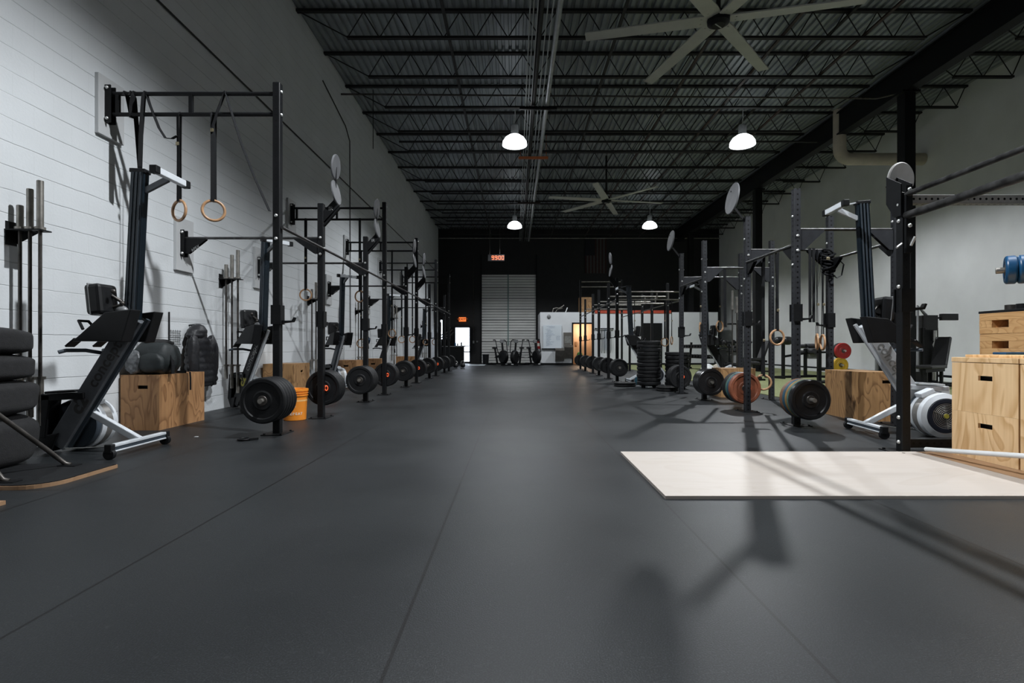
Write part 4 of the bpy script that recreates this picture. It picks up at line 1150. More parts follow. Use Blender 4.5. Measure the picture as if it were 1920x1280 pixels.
ring('wooden gymnastic ring at the nearest left pull-up bars, the rounder one by the upright', -3.15, y0, 2.33, 3.335, R(30),
     [(-3.15, y0 - 0.02, 3.20), (-3.09, y0 - 0.03, 3.36), (-3.02, y0 - 0.01, 3.575), (-2.98, y0 - 0.03, 3.45), (-2.84, y0 - 0.04, 3.02), (-2.70, y0 - 0.04, 2.66), (-2.54, y0 - 0.05, 2.31)], 3.16)
# resistance bands looped over the nearest bars
def band(label, x, y, ztop, zbot, spread, group='resistance bands'):
    m = MB().ribbon([(x - spread, y - 0.026, ztop - 0.03), (x - spread * 0.95, y, ztop + 0.026), (x - spread * 0.9, y + 0.026, ztop - 0.03), (x - spread * 0.4, y + 0.02, (ztop * 0.45 + zbot * 0.55)), (x, y + 0.012, zbot + 0.03), (x + 0.01, y, zbot), (x + 0.018, y - 0.012, zbot + 0.03),
                     (x + spread * 0.45, y - 0.02, (ztop * 0.45 + zbot * 0.55)), (x + spread * 0.9, y - 0.026, ztop - 0.03), (x + spread, y, ztop + 0.026)], 0.045, 0.005, (0.55, 1, 0))
    return tag(m.build('resistance_band', 'strap'), label, 'resistance band', group)
band('black resistance band looped in a narrow V over the nearest left bars', -3.93, y0, 3.55, 2.76, 0.075)
band('short black strap hung over the nearest left bars close to the wall', -4.02, y0, 3.55, 3.30, 0.05)
for (yy, a, za, b_, zb) in ((10.16, -3.98, 1.90, -2.95, 1.87), (13.48, -3.88, 1.0, -3.1, 1.25), (16.8, -3.56, 1.15, -3.22, 1.15), (20.1, -3.35, 1.1, -3.02, 1.1)):
    nm = {10.16: 'second', 13.48: 'third', 16.8: 'fourth', 20.1: 'fifth'}[yy]
    ring('wooden ring hanging at the %s pair of tall left bars, the one nearer the wall' % nm, a, yy, za, 3.335, R(14), None, za + 0.7)
    ring('wooden ring hanging at the %s pair of tall left bars, the one nearer the aisle' % nm, b_, yy, zb, 3.335, R(-20), None, zb + 0.7)
ring('wooden ring hanging by the second upright of the right rig, clear against the wall', 3.69, 7.50, 1.04, 2.25, R(8), None, 1.42)
ring('wooden ring hanging lowest, behind the red-brown plate of the right rig', 3.55, 7.62, 0.40, 2.25, R(-25), None, 1.0)
ring('wooden ring seen edge-on beside the rear right upright, left of two', 4.24, 7.48, 0.98, 2.25, R(68), None, 1.5)
ring('wooden ring seen edge-on beside the rear right upright, right of two', 4.32, 7.48, 0.97, 2.25, R(75), None, 1.5)
ring('wooden ring hanging at the fourth bar of the right rig, right one', 4.02, 10.46, 1.31, 2.25, R(35), None, 1.7)
ring('wooden ring hanging at the fourth bar of the right rig, left one', 3.64, 10.46, 1.28, 2.25, R(65), None, 1.7)
ring('wooden ring hanging at the near bar of the far right rig, left one', 3.96, 14.06, 1.04, 2.14, R(10), None, 1.6)
ring('wooden ring hanging at the near bar of the far right rig, right one', 4.14, 14.06, 1.08, 2.14, R(60), None, 1.6)
ring('wooden ring seen edge-on beside the far rowing machine on the right', 3.16, 14.06, 1.08, 2.14, R(62), None, 1.6)
# bundle of straps wrapped round the rear right upright
sb = thing('strap_bundle', 'bundle of black straps wrapped round the rear upright of the right rig', 'straps', (4.36, 7.42, 2.1))
m = MB()
rng = random.Random(3)
for k in range(6):
    pts = []
    ph = rng.uniform(0, 6)
    for j in range(22):
        a = ph + j * 0.62
        rr = 0.085 + 0.03 * math.sin(j * 1.7 + k)
        pts.append((rr * math.cos(a) * 0.9, rr * math.sin(a) * 0.55, 0.10 - k * 0.05 + 0.06 * math.sin(a * 0.5 + k)))
    m.tube(pts, 0.013, 6)
m.ribbon([(0.10, -0.02, 0.05), (0.20, -0.03, -0.05), (0.17, -0.03, -0.20), (0.10, -0.03, -0.24), (0.04, -0.03, -0.18)], 0.03, 0.004, (0, 1, 0.2))
m.ribbon([(-0.10, -0.02, 0.08), (-0.13, -0.04, -0.15), (-0.16, -0.04, -0.36)], 0.04, 0.004, (0.6, 1, 0))
m.build('wrapped_straps', 'strap', sb)
MB().box((-0.05, -0.085, 0.02), (0.05, 0.014, 0.04)).build('buckle', 'brass', sb, None, 0.004)
for k in range(2):
    x = 4.13 + 0.05 * k
    tag(MB().ribbon([(x, 7.46, 2.29), (x - 0.01, 7.44, 1.9), (x - 0.02, 7.42, 1.25)], 0.045, 0.004, (1, 0.2, 0)).build('hanging_strap', 'strap'), 'black strap hanging from the rear of the right rig, %s of two' % ('left' if k == 0 else 'right'), 'strap', 'hanging straps')
tag(MB().ribbon([(3.62, 9.2, 2.28), (3.62, 9.18, 1.9), (3.62, 9.17, 1.25)], 0.05, 0.004, (1, 0.1, 0)).build('hanging_strap', 'strap'), 'black strap hanging from the third bar of the right rig', 'strap', 'hanging straps')

# ------------------------------------------------------------------ rowing machines stored upright
def rower(label, x, y, rz, boom='rower_boom', guard='rower_black', logo=('logo_grey', 'logo_yellow'), letters=True):
    t = thing('rowing_machine', label, 'rowing machine', (x, y, 0), rz, 'rowing machines stored upright')
    b = MB().bar((0.02, 0, 0.06), (0.69, 0, 1.15), 0.09, 0.155)
    bm_ = b.build('boom', boom, t, None, 0.008)
    MB().bar((0.115, 0, 0.04), (0.79, 0, 1.14), 0.03, 0.03).build('boom_edge', 'rower_cover' if boom == 'rower_boom' else 'rower_white', t)
    if letters:
        ang = math.atan2(1.14, 0.70)
        for s_ in (-1, 1):
            q = Matrix.Rotation(0 if s_ < 0 else PI, 4, 'Z') @ Matrix.Rotation(PI / 2, 4, 'X') @ Matrix.Rotation(ang if s_ < 0 else -ang, 4, 'Z')
            text_obj('lettering', 'concept', 0.135, logo[0], bm_, (0.45, s_ * 0.0458, 0.755), q.to_euler(), 0.0008, 'CENTER', 0.002)
            text_obj('logo', 'c2', 0.16, logo[1], bm_, (0.235 if s_ < 0 else 0.66, s_ * 0.0458, 0.41 if s_ < 0 else 1.10), q.to_euler(), 0.0008, 'CENTER', 0.006)
    FXc, FZc = 0.10, 0.225
    M = Matrix.Translation((FXc, 0, FZc))
    MB().lathe([(0, 0.05), (0.205, 0.05), (0.212, 0.058), (0.212, 0.105), (0, 0.105)], 40, M, 'Y').build('flywheel_cover', 'rower_cover', t)
    MB().lathe([(0.19, 0.10), (0.222, 0.10), (0.226, 0.11), (0.226, 0.15), (0.19, 0.15)], 44, M, 'Y').build('flywheel_housing', 'rower_white', t)
    MB().lathe([(0.19, 0.15), (0.221, 0.15), (0.221, 0.23), (0.19, 0.23)], 44, M, 'Y').build('perforated_band', 'rower_mesh', t)
    MB().lathe([(0.0, 0.225), (0.22, 0.225), (0.224, 0.235), (0.218, 0.285), (0.175, 0.305), (0.165, 0.295), (0.0, 0.285)], 44, M, 'Y').build('fan_housing', 'rower_white', t)
    MB().lathe([(0.0, 0.288), (0.17, 0.298), (0.165, 0.308), (0.135, 0.310), (0.0, 0.297)], 40, M, 'Y').build('fan_cover', 'fan_cover', t)
    gm = MB()
    for k in range(7):
        gm.torus((FXc, 0.306, FZc), 0.028 + k * 0.0155, 0.0036, Matrix.Rotation(PI / 2, 4, 'X'), 40, 6)
    for a in range(3):
        c, s_ = math.cos(a * 2.094 + 0.4), math.sin(a * 2.094 + 0.4)
        gm.tube([(FXc + 0.02 * c, 0.307, FZc + 0.02 * s_), (FXc + 0.13 * c, 0.309, FZc + 0.13 * s_)], 0.003, 6)
    gm.build('fan_grille', 'rower_mesh', t)
    MB().cyl((FXc, 0.29, FZc), (FXc, 0.316, FZc), 0.022, 16).build('fan_hub', 'logo_yellow', t)
    gd = MB().bar((-0.085, 0, 0.13), (-0.045, 0, 0.50), 0.13, 0.085, (1, 0, 0)).bar((-0.09, 0, 0.47), (0.28, 0, 0.49), 0.13, 0.055).prism([(-0.13, 0.14), (0.06, 0.17), (0.0, 0.01), (-0.06, 0.01)], -0.06, 0.05, 'XZ')
    gd.build('chain_guard', guard, t, None, 0.008)
    MB().bar((-0.04, 0.0, 0.515), (0.22, 0.0, 0.53), 0.16, 0.02).build('guard_lid', 'rower_black' if guard == 'rower_black' else 'rower_white', t, None, 0.006)
    MB().box((0.20, 0.15, 0.44), (0.14, 0.10, 0.05), Euler((0, R(25), 0))).build('housing_bracket', 'rower_white', t, None, 0.008)
    MB().bar((0.24, 0.02, 0.36), (0.70, 0.02, 0.10), 0.05, 0.055).build('front_strut', 'rower_white', t, None, 0.006)
    MB().span((0.675, -0.30, 0.095), (0.725, 0.34, 0.118)).span((0.675, -0.30, 0.055), (0.725, 0.34, 0.068)).build('foot_rail', 'rower_white', t, None, 0.004)
    MB().span((0.68, -0.30, 0.066), (0.72, 0.34, 0.097)).build('foot_rail_groove', 'rower_cover', t)
    for yy in (-0.32, 0.36):
        w_ = MB().box((0.70, yy, 0.086), (0.06, 0.05, 0.075)).build('foot_cap', 'rower_black', t, None, 0.008)
        MB().cyl((0.70, yy - 0.018, 0.043), (0.70, yy + 0.018, 0.043), 0.043, 20).build('wheel', 'rubber', w_)
    MB().tube([(0.05, -0.02, 0.03), (0.66, -0.16, 0.075)], 0.006, 6).build('tie_rod', 'steel', t)
    # footplates with straps
    for yy in (-0.145, 0.145):
        f_ = MB().prism([(0.30, 0.95), (0.38, 1.02), (0.57, 1.19), (0.79, 1.215), (0.71, 0.945), (0.45, 0.950)], yy - 0.062, yy + 0.062, 'XZ').build('footplate', 'rower_black', t, None, 0.008)
        MB().tube([(0.40, yy - 0.07, 1.05), (0.35, yy - 0.05, 1.12), (0.35, yy + 0.05, 1.12), (0.40, yy + 0.07, 1.05)], 0.012, 8).build('foot_strap', 'strap', f_)
        MB().box((0.27, yy, 0.94), (0.10, 0.09, 0.015), Euler((0, R(-40), 0))).build('heel_cup', 'rower_black', f_)
    MB().box((0.615, -0.03, 1.01), (0.035, 0.14, 0.04)).cyl((0.655, -0.10, 1.02), (0.655, 0.10, 1.02), 0.014, 8).build('axle_bracket', 'steel', t)
    # monitor on its arm
    mo = MB().box((0, 0, 0), (0.13, 0.22, 0.26), Euler((0, R(-6), 0))).build('monitor', 'rower_black', t, (0.46, -0.09, 1.30), 0.03)
    MB().box((0, 0, 0), (0.012, 0.226, 0.266), Euler((0, R(-6), 0))).build('monitor_seam', 'grey_equip', mo, (-0.025, 0, 0), 0.012)
    MB().tube([(0.52, -0.06, 1.34), (0.60, -0.03, 1.28), (0.66, 0, 1.22)], 0.014, 8).tube([(0.52, -0.06, 1.24), (0.60, -0.03, 1.27)], 0.012, 8).ellipsoid((0.58, -0.12, 1.37), (0.02, 0.02, 0.02), 10, 6).ellipsoid((0.61, -0.06, 1.275), (0.02, 0.02, 0.02), 10, 6).build('monitor_arm', 'steel_dark', t)
    MB().ellipsoid((0.60, -0.05, 1.21), (0.055, 0.04, 0.045), 12, 8).build('arm_pivot', 'grey_equip', t)
    # pull handle hooked under the footplates
    MB().tube([(0.22, -0.24, 0.86), (0.25, -0.20, 0.875), (0.33, -0.10, 0.875), (0.40, 0.0, 0.85), (0.33, 0.10, 0.875), (0.25, 0.20, 0.875)], 0.016, 10).build('pull_handle', 'rower_cover', t)
    # monorail and rear leg
    MB().bar((0.655, 0, 1.12), (0.72, 0, 2.41), 0.075, 0.115, (1, 0, 0)).build('monorail', 'rower_rail', t, None, 0.008)
    ch = MB()
    for o in (-0.032, 0.0, 0.032):
        ch.bar((0.657 + o, -0.040, 1.20), (0.72 + o, -0.040, 2.40), 0.008, 0.014, (1, 0, 0)).bar((0.657 + o, 0.040, 1.20), (0.72 + o, 0.040, 2.40), 0.008, 0.014, (1, 0, 0))
    ch.build('rail_ribs', 'rower_cover', t)
    MB().box((0.72, 0, 2.415), (0.135, 0.085, 0.035), Euler((0, R(3), 0))).build('rail_cap', 'rower_black', t, None, 0.006)
    MB().bar((0.78, 0, 2.415), (0.965, 0, 2.385), 0.035, 0.012).bar((0.765, 0, 2.25), (0.96, 0, 2.35), 0.03, 0.045).build('rear_leg', 'rower_white' if guard != 'rower_black' else 'rower_boom', t)
    MB().box((0.985, 0.0, 2.365), (0.05, 0.36, 0.055)).build('rear_foot', 'rower_white', t, None, 0.006)
    for yy in (-0.205, 0.205):
        MB().box((0.985, yy, 2.365), (0.062, 0.06, 0.066)).build('rear_foot_cap', 'rower_black', t, None, 0.008)
    return t
rower('black rowing machine stored upright at the left, nearest the camera', -3.95, 4.6, 0, 'rower_boom', 'rower_black', ('logo_dark', 'logo_dark'))
rower('rowing machine stored upright with pale lettering, second along the left wall', -4.13, 7.92, R(-32), 'rower_black', 'rower_black', ('logo_grey', 'logo_yellow'))
rower('rowing machine stored upright, third along the left wall', -4.10, 11.75, R(-48), 'rower_cover', 'rower_black', letters=False)
rower('rowing machine stored upright, fourth along the left wall', -4.08, 15.7, R(-45), 'rower_black', 'rower_black', letters=False)
rower('rowing machine stored upright, farthest along the left wall', -4.08, 21.6, R(-45), 'rower_black', 'rower_black', letters=False)
rower('light grey rowing machine stored upright behind the near right rack', 4.36, 5.52, R(174), 'rower_white', 'rower_white', ('logo_grey', 'logo_grey'))
rower('black rowing machine stored upright among the rear uprights of the right rigs', 5.25, 12.75, R(180), 'rower_black', 'rower_black', letters=False)
rower('black rowing machine stored upright at the near end of the far right rig', 3.55, 13.25, R(180), 'rower_black', 'rower_black', letters=False)

# ------------------------------------------------------------------ plywood boxes
def plyo(label, x, y, w, d, h, mat, slots=('-y',), rz=0.0, z=0.0, slot_z=0.78, slot_w=0.11, lid=None, group='plywood jump boxes', off=0.0):
    t = thing('plyo_box', label, 'wooden box', (x, y, z), rz, group)
    T = 0.019
    m = MB()
    sw, sh, sz = slot_w / 2, 0.019, h * slot_z
    def face(sgn, axis, has):
        a = (w if axis == 'y' else d) / 2
        p = (d if axis == 'y' else w) / 2
        def piece(u0, u1, z0, z1):
            if axis == 'y': m.span((u0, sgn * (p - T), z0), (u1, sgn * p, z1))
            else: m.span((sgn * (p - T), u0, z0), (sgn * p, u1, z1))
        if axis == 'x': a -= T
        if not has:
            piece(-a, a, 0, h - T); return
        piece(-a, off - sw, 0, h - T); piece(off + sw, a, 0, h - T); piece(off - sw, off + sw, 0, sz - sh); piece(off - sw, off + sw, sz + sh, h - T)
    face(-1, 'y', '-y' in slots); face(1, 'y', '+y' in slots); face(-1, 'x', '-x' in slots); face(1, 'x', '+x' in slots)
    m.span((-w / 2, -d / 2, h - T), (w / 2, d / 2, h))
    m.build('box_panels', mat, t)
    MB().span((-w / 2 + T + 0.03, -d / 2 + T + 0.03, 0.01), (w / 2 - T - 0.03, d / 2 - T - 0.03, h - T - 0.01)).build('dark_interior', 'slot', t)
    if lid:
        MB().span((-w / 2 - 0.004, -d / 2 - 0.002, h + 0.004), (w / 2 + 0.004, d / 2 + 0.002, h + lid)).build('lid', mat, t, None, 0.003)
    return t
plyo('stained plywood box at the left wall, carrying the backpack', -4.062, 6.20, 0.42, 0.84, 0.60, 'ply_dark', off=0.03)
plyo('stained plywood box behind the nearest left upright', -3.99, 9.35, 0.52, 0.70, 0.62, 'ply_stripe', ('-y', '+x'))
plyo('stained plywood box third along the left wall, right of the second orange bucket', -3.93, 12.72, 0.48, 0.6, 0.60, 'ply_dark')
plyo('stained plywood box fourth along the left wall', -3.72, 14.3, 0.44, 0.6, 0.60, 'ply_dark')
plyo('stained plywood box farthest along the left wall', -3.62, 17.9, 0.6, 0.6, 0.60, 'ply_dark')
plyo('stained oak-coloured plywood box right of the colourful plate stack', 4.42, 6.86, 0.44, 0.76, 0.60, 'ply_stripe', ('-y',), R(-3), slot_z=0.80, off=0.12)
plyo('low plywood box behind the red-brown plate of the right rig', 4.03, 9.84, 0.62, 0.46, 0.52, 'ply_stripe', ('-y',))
# platform and boards on the right
tag(MB().span((0.895, 3.165, 0.0), (3.395, 4.515, 0.019)).build('lifting_platform', 'ply_platform'), 'pale birch plywood lifting platform set among the black floor mats', 'platform')
tag(MB().span((3.40, 2.3, 0.0), (3.62, 4.50, 0.019)).build('plywood_strip', 'ply_brown'), 'narrow worn brown plywood strip beside the pale platform', 'board')
tag(MB().span((3.626, 2.3, 0.0), (4.5, 4.46, 0.019)).build('plywood_sheet', 'ply_brown'), 'wide brown plywood sheet under the stacked pine boxes', 'board')
for k, (yc, nm) in enumerate(((4.135, 'left'), (3.535, 'right'))):
    for j in range(2):
        plyo('pine plywood box, %s of the %s stack beside the white pipe' % ('lower' if j == 0 else 'upper lidded one', nm), 3.93, yc, 0.60, 0.585, 0.365 if j == 0 else 0.392, 'ply_light', ('-x',), 0, 0.019 + (0.366 if j else 0), 0.74 if j == 0 else 0.70, 0.125, 0.042 if j else None, 'pine box stacks', -0.02 if k == 0 else 0)
tag(MB().span((3.70, 3.88, 0.0), (4.2, 4.38, 0.022)).build('pine_board', 'ply_light', None, (0, 0, 0.82), 0.003), 'loose pine board lying on top of the left pine box stack', 'board')
tag(MB().box((3.93, 4.24, 0.852), (0.16, 0.12, 0.02)).build('foam_pad', 'blue_plate', None, None, 0.006), 'small flat blue pad on top of the pine boxes', 'pad')
pv = MB().tube([(3.425, 4.44, 0.052), (3.50, 2.82, 0.27)], 0.0185, 14)
tag(pv.build('pvc_pipe', 'white'), 'long white plastic pipe lying in front of the pine boxes', 'pipe')
tag(MB().span((3.41, 2.70, 0.019), (3.59, 2.95, 0.236)).build('wooden_block', 'ply_light', None, None, 0.004), 'small pine block under the near end of the white pipe', 'block')

# stack of slatted blocks with a black rubber top
for k in range(6):
    z = 0.0 + k * 0.207
    t = thing('jerk_block', 'slatted pine lifting block, %s from the floor behind the pine boxes' % ORD[k], 'lifting block', (5.06, 4.86, z), R(0.6 * (k % 3) - 0.6), 'slatted lifting blocks')
    W2, L2 = 0.30, 0.60
    m = MB().span((-W2, -L2, 0.0), (W2, L2, 0.062)).span((-W2, -L2, 0.134), (W2, L2, 0.206))
    m.build('boards', 'ply_edge', t, None, 0.003)
    for a, c in ((-0.60, -0.12), (0.09, 0.28), (0.46, 0.60)):
        MB().span((-W2, a, 0.062), (W2, c, 0.134)).build('spacer', 'ply_edge', t, None, 0.002)
tag(MB().span((4.755, 4.25, 1.242), (5.365, 5.47, 1.266)).build('rubber_sheet', 'rubber', None, None, 0.003), 'black rubber sheet on top of the slatted blocks', 'rubber mat')
def collar(label, x, y, z, mat, r=0.045):
    t = thing('barbell_collar', label, 'barbell collar', (x, y, z), 0, 'metal collars on the blocks')
    MB().lathe([(0.026, 0), (r, 0), (r, 0.05), (0.026, 0.05), (0.026, 0)], 24).build('collar_ring', mat, t)
    MB().box((r + 0.012, 0, 0.03), (0.045, 0.02, 0.03)).build('lever', 'black_metal', t)
    return t
collar('grey metal barbell collar on the rubber sheet, farther one', 4.86, 5.22, 1.266, 'steel_dark', 0.05)
collar('dark barbell collar on the rubber sheet beside the farther grey one', 4.84, 5.08, 1.266, 'black_metal', 0.05)
collar('light metal barbell collar on the rubber sheet, nearest one', 4.88, 4.86, 1.266, 'steel', 0.06)

# barbell with blue plates at the right edge, on a squat stand just outside the picture
def barbell(label, L=2.1, sl=0.42, cat='barbell', group=None, mat='steel_dark', sm='steel_old', r=0.014):
    t = thing('barbell', label, cat, (0, 0, 0), 0, group)
    MB().cyl((0, 0, sl), (0, 0, L - sl), r, 12).build('shaft', mat, t)
    for z0, z1, zc in ((0, sl, sl - 0.012), (L - sl, L, L - sl + 0.012)):
        MB().lathe([(0.0, z0), (0.0225, z0), (0.025, z0 + 0.004), (0.025, z1 - 0.004), (0.0225, z1), (0, z1)], 18).lathe([(0.02, zc - 0.012), (0.039, zc - 0.012), (0.039, zc + 0.012), (0.02, zc + 0.012)], 18).build('sleeve', sm, t)
    return t
d_ = Vector((0.80, -0.60, 0)).normalized()
p0 = Vector((4.03, 4.47, 1.54))
bb = barbell('barbell loaded with bright blue plates at the right edge of the picture', 2.1, 0.40)
bb.location = p0; bb.rotation_euler = d_.to_track_quat('Z', 'Y').to_euler()
rz = math.atan2(d_.y, d_.x) - PI / 2
off_ = 0.055
for k, (tk, nm) in enumerate(((0.075, 'outermost'), (0.075, 'second'), (0.075, 'third'))):
    c = p0 + d_ * (off_ + tk / 2)
    bumper('bright blue plate, %s on the barbell at the right edge' % nm, c, 'blue_plate', tk, (0, 0, rz), 0.117, 'blue plates')
    off_ += tk + 0.003
st = thing('squat_stand', 'black squat stand holding the barbell with blue plates', 'squat stand', (0, 0, 0))
for a in (0.62, 1.46):
    c = p0 + d_ * a
    MB().span((c.x - 0.035, c.y - 0.035, 0), (c.x + 0.035, c.y + 0.035, 1.50)).build('upright', 'black_metal', st)
    MB().box((c.x, c.y, 1.512), (0.10, 0.09, 0.02)).build('cradle', 'black_metal', st)
    MB().bar((c.x - 0.25, c.y - 0.3, 0.03), (c.x + 0.25, c.y + 0.3, 0.03), 0.06, 0.06).build('foot', 'black_metal', st)

# ------------------------------------------------------------------ barbells hung on the left wall
H_Y = [4.55, 7.80, 11.1, 14.4, 18.3, 24.4]
hold_name = ['nearest', 'second', 'third', 'fourth', 'fifth', 'farthest']
proto = {}
for k, y in enumerate(H_Y):
    t = thing('barbell_holder', 'black wall bracket holding upright barbells, %s along the left wall' % hold_name[k], 'barbell holder', (XL, y, 1.90), 0, 'barbell wall brackets')
    MB().span((0.0, -0.05, -0.13), (0.008, 0.05, 0.07)).build('wall_plate', 'black_metal', t)
    m = MB().span((0.0, 0.022, -0.010), (0.30, 0.06, 0.0)).span((0.0, -0.06, -0.010), (0.30, -0.022, 0.0))
    for a in (0.02, 0.105, 0.19, 0.28):
        m.span((a, -0.03, -0.010), (a + 0.018, 0.03, 0.0))
    m.prism([(0.008, -0.01), (0.20, -0.01), (0.008, -0.11)], 0.05, 0.056, 'XZ')
    m.build('bracket_arm', 'black_metal', t)
    for j, (dx, sl, mt, sm_) in enumerate(((0.080, 0.21, 'steel_dark', 'steel_old'), (0.165, 0.35, 'steel_dark', 'steel_old'), (0.252, 0.42, 'steel_dark', 'steel_old'))):
        nm = ('closest to the wall, shortest sleeve', 'the middle one', 'outermost with the longest sleeve')[j]
        lab = 'steel barbell hanging in the %s wall bracket, %s' % (hold_name[k], nm)
        L = 1.25 + 2 * sl
        if j not in proto:
            o = barbell(lab, L, sl, 'barbell', 'barbells on the left wall', mt, sm_); proto[j] = o
        else:
            o = clone(proto[j], lab)
        o.location = (XL + dx, y, 1.901 + 0.0 + sl - L)
# freestanding holder with bars on the right
bs = thing('barbell_stand', 'black floor stand of upright bars behind the right rig', 'barbell stand', (4.95, 11.6, 0))
MB().span((-0.25, -0.2, 0), (0.25, 0.2, 0.05)).build('base', 'black_metal', bs)
MB().span((-0.02, 0.16, 0), (0.02, 0.20, 1.5)).build('post', 'black_metal', bs)
MB().span((-0.25, 0.06, 1.40), (0.25, 0.20, 1.43)).build('top_bracket', 'black_metal', bs)
for j in range(5):
    o = clone(proto[2] if j % 2 == 0 else proto[1], 'steel barbell upright in the floor stand, %s from the left' % ORD[j], (4.75 + 0.1 * j, 11.64, 0.051), None, 'barbells in the floor stand')

# ------------------------------------------------------------------ left foreground
for k, (z0, z1, rx, dx) in enumerate(((0.0, 0.40, 0.30, 0.0), (0.385, 0.655, 0.305, 0.0), (0.645, 0.85, 0.285, -0.01), (0.84, 1.055, 0.27, -0.02))):
    h = (z1 - z0) / 2
    m = MB().ellipsoid((0, 0, h), (rx, 0.42, h), 48, 24, 0.55, 0.022, 11 + k)
    tag(m.build('sandbag', 'fabric', None, (-3.99 + dx, 3.85, z0)), 'black canvas sandbag at the left edge, %s of the pile' % ('lowest', 'second from the floor', 'third from the floor', 'topmost')[k], 'sandbag', 'piled sandbags')
# plywood stand with bent tube legs
sd = thing('plywood_stand', 'black-topped plywood stand with bent steel tube legs at the left edge', 'stand', (0, 0, 0))
def rounded_board(x0, x1, y0, y1, r, z0, z1):
    pts = [(x0, y0), (x1 - r, y0)] + [(x1 - r + r * math.sin(a), y0 + r - r * math.cos(a)) for a in [i * PI / 16 for i in range(1, 9)]] + [(x1, y1), (x0, y1)]
    return MB().prism(pts, z0, z1, 'XY')
rounded_board(-3.67, -2.97, 3.36, 3.99, 0.20, 0.0, 0.024).build('plywood_base', 'ply_brown', sd)
rounded_board(-3.67, -2.978, 3.368, 3.985, 0.195, 0.024, 0.030).build('rubber_top', 'rubber', sd)
for (a, b_) in (((-3.33, 3.93, 0.036), (-3.53, 3.28, 0.74)), ((-3.33, 3.45, 0.036), (-3.53, 3.24, 0.74))):
    A, B = Vector(a), Vector(b_)
    d0 = (B - A).normalized()
    m = MB().tube([A + Vector((0.05, 0.01, -0.003)), A + Vector((0.02, 0, 0.008)), A + d0 * 0.05 + Vector((0, 0, 0.02)), A + d0 * 0.14 + Vector((0, 0, 0.022)), B], 0.0165, 12)
    l_ = m.build('leg', 'steel_dark', sd)
    MB().box((A.x + 0.05, A.y, 0.033), (0.13, 0.07, 0.006)).build('foot_plate', 'black_metal', l_)
MB().tube([(-3.53, 3.24, 0.74), (-3.53, 3.28, 0.74)], 0.02, 12).build('joint', 'black_metal', sd)
tag(rounded_board(-3.9, -2.92, 2.55, 3.06, 0.10, 0.0, 0.022).build('plywood_board', 'ply_brown'), 'corner of a thin plywood board lying at the left edge', 'board')
tag(MB().tube([(-4.22, 4.02, 2.10), (-4.14, 4.02, 1.97), (-4.08, 4.02, 1.94)], [0.02, 0.02, 0.024], 10).cyl((-4.295, 4.02, 2.10), (-4.21, 4.02, 2.10), 0.02, 10).build('coat_hook', 'logo_yellow'), 'pale yellow wall hook at the left edge above the barbells', 'hook')

# backpack, plastic bag, jacket, wire rack
bp = thing('backpack', 'dark green nylon backpack lying on the nearest plywood box', 'backpack', (-4.03, 6.02, 0.60))
MB().ellipsoid((0, 0, 0.175), (0.21, 0.20, 0.19), 30, 18, 0.72, 0.035, 4, None, -0.175).build('body', 'backpack', bp)
MB().ellipsoid((0.05, -0.17, 0.13), (0.13, 0.06, 0.11), 20, 12, 0.7, 0.03, 9).build('front_pocket', 'backpack', bp)
MB().ellipsoid((-0.01, 0.02, 0.345), (0.14, 0.13, 0.045), 20, 10, 0.8, 0.06, 2).build('top_flap', 'fabric', bp)
MB().ribbon([(0.10, -0.05, 0.34), (0.19, -0.06, 0.24), (0.225, -0.08, 0.10), (0.235, -0.10, 0.006)], 0.05, 0.01, (0, 1, 0)).build('shoulder_strap', 'strap', bp)
MB().ribbon([(0.17, 0.25, 0.012), (0.213, 0.25, 0.012), (0.219, 0.25, -0.06), (0.219, 0.25, -0.20)], 0.03, 0.004, (0, 1, 0)).ribbon([(0.08, 0.12, 0.02), (0.17, 0.25, 0.012)], 0.03, 0.004, (0, 0, 1)).build('loose_strap', 'strap', bp)
pb = MB().ellipsoid((0, 0, 0.125), (0.085, 0.07, 0.13), 16, 12, 0.8, 0.12, 8, None, -0.12)
tag(pb.build('plastic_bag', plain('grey_film', (0.10, 0.105, 0.11), 0.22, 0, 0.6, 22, 0.8, 26), None, (-4.165, 5.845, 0.60)), 'small crumpled grey bag beside the backpack', 'bag')
jk = thing('jacket', 'black quilted jacket hanging on the left wall behind the plywood box', 'jacket', (-4.19, 7.12, 0))
def loft(levels, n=26, ripple=0.0, pitch=0.08, seed=0):
    """levels: (z, x half, y half, y centre); a soft closed body with quilting ripples"""
    m = MB(); vs = []; rows = []
    rg = random.Random(seed); ph = [rg.uniform(0, 6) for _ in range(4)]
    zs = []
    for (a0, a1) in zip(levels, levels[1:]):
        k = max(2, int((a1[0] - a0[0]) / 0.014))
        for i in range(k):
            f = i / k
            zs.append([a0[j] + (a1[j] - a0[j]) * f for j in range(4)])
    zs.append(list(levels[-1]))
    for z, hx, hy, cy in zs:
        q = 1 - ripple * (1 - abs(math.sin(PI * z / pitch)) ** 0.5)
        for i in range(n):
            a = 2 * PI * i / n
            w = q * (1 + 0.05 * math.sin(3 * a + ph[0] + 5 * z) + 0.03 * math.sin(7 * a + ph[1] - 9 * z))
            vs.append((hx * math.cos(a) * w, cy + hy * math.sin(a) * w, z))
    L = len(zs)
    fs = [(i * n + k, i * n + (k + 1) % n, (i + 1) * n + (k + 1) % n, (i + 1) * n + k) for i in range(L - 1) for k in range(n)]
    fs += [tuple(range(n - 1, -1, -1)), tuple((L - 1) * n + k for k in range(n))]
    return m.add(vs, fs, True)
loft([(0.38, 0.07, 0.31, 0.02), (0.45, 0.10, 0.34, 0.01), (0.70, 0.105, 0.335, 0.0), (0.90, 0.10, 0.27, -0.03), (1.02, 0.09, 0.19, -0.06), (1.10, 0.06, 0.11, -0.08)], 30, 0.11, 0.085, 3).build('quilted_body', 'jacket', jk)
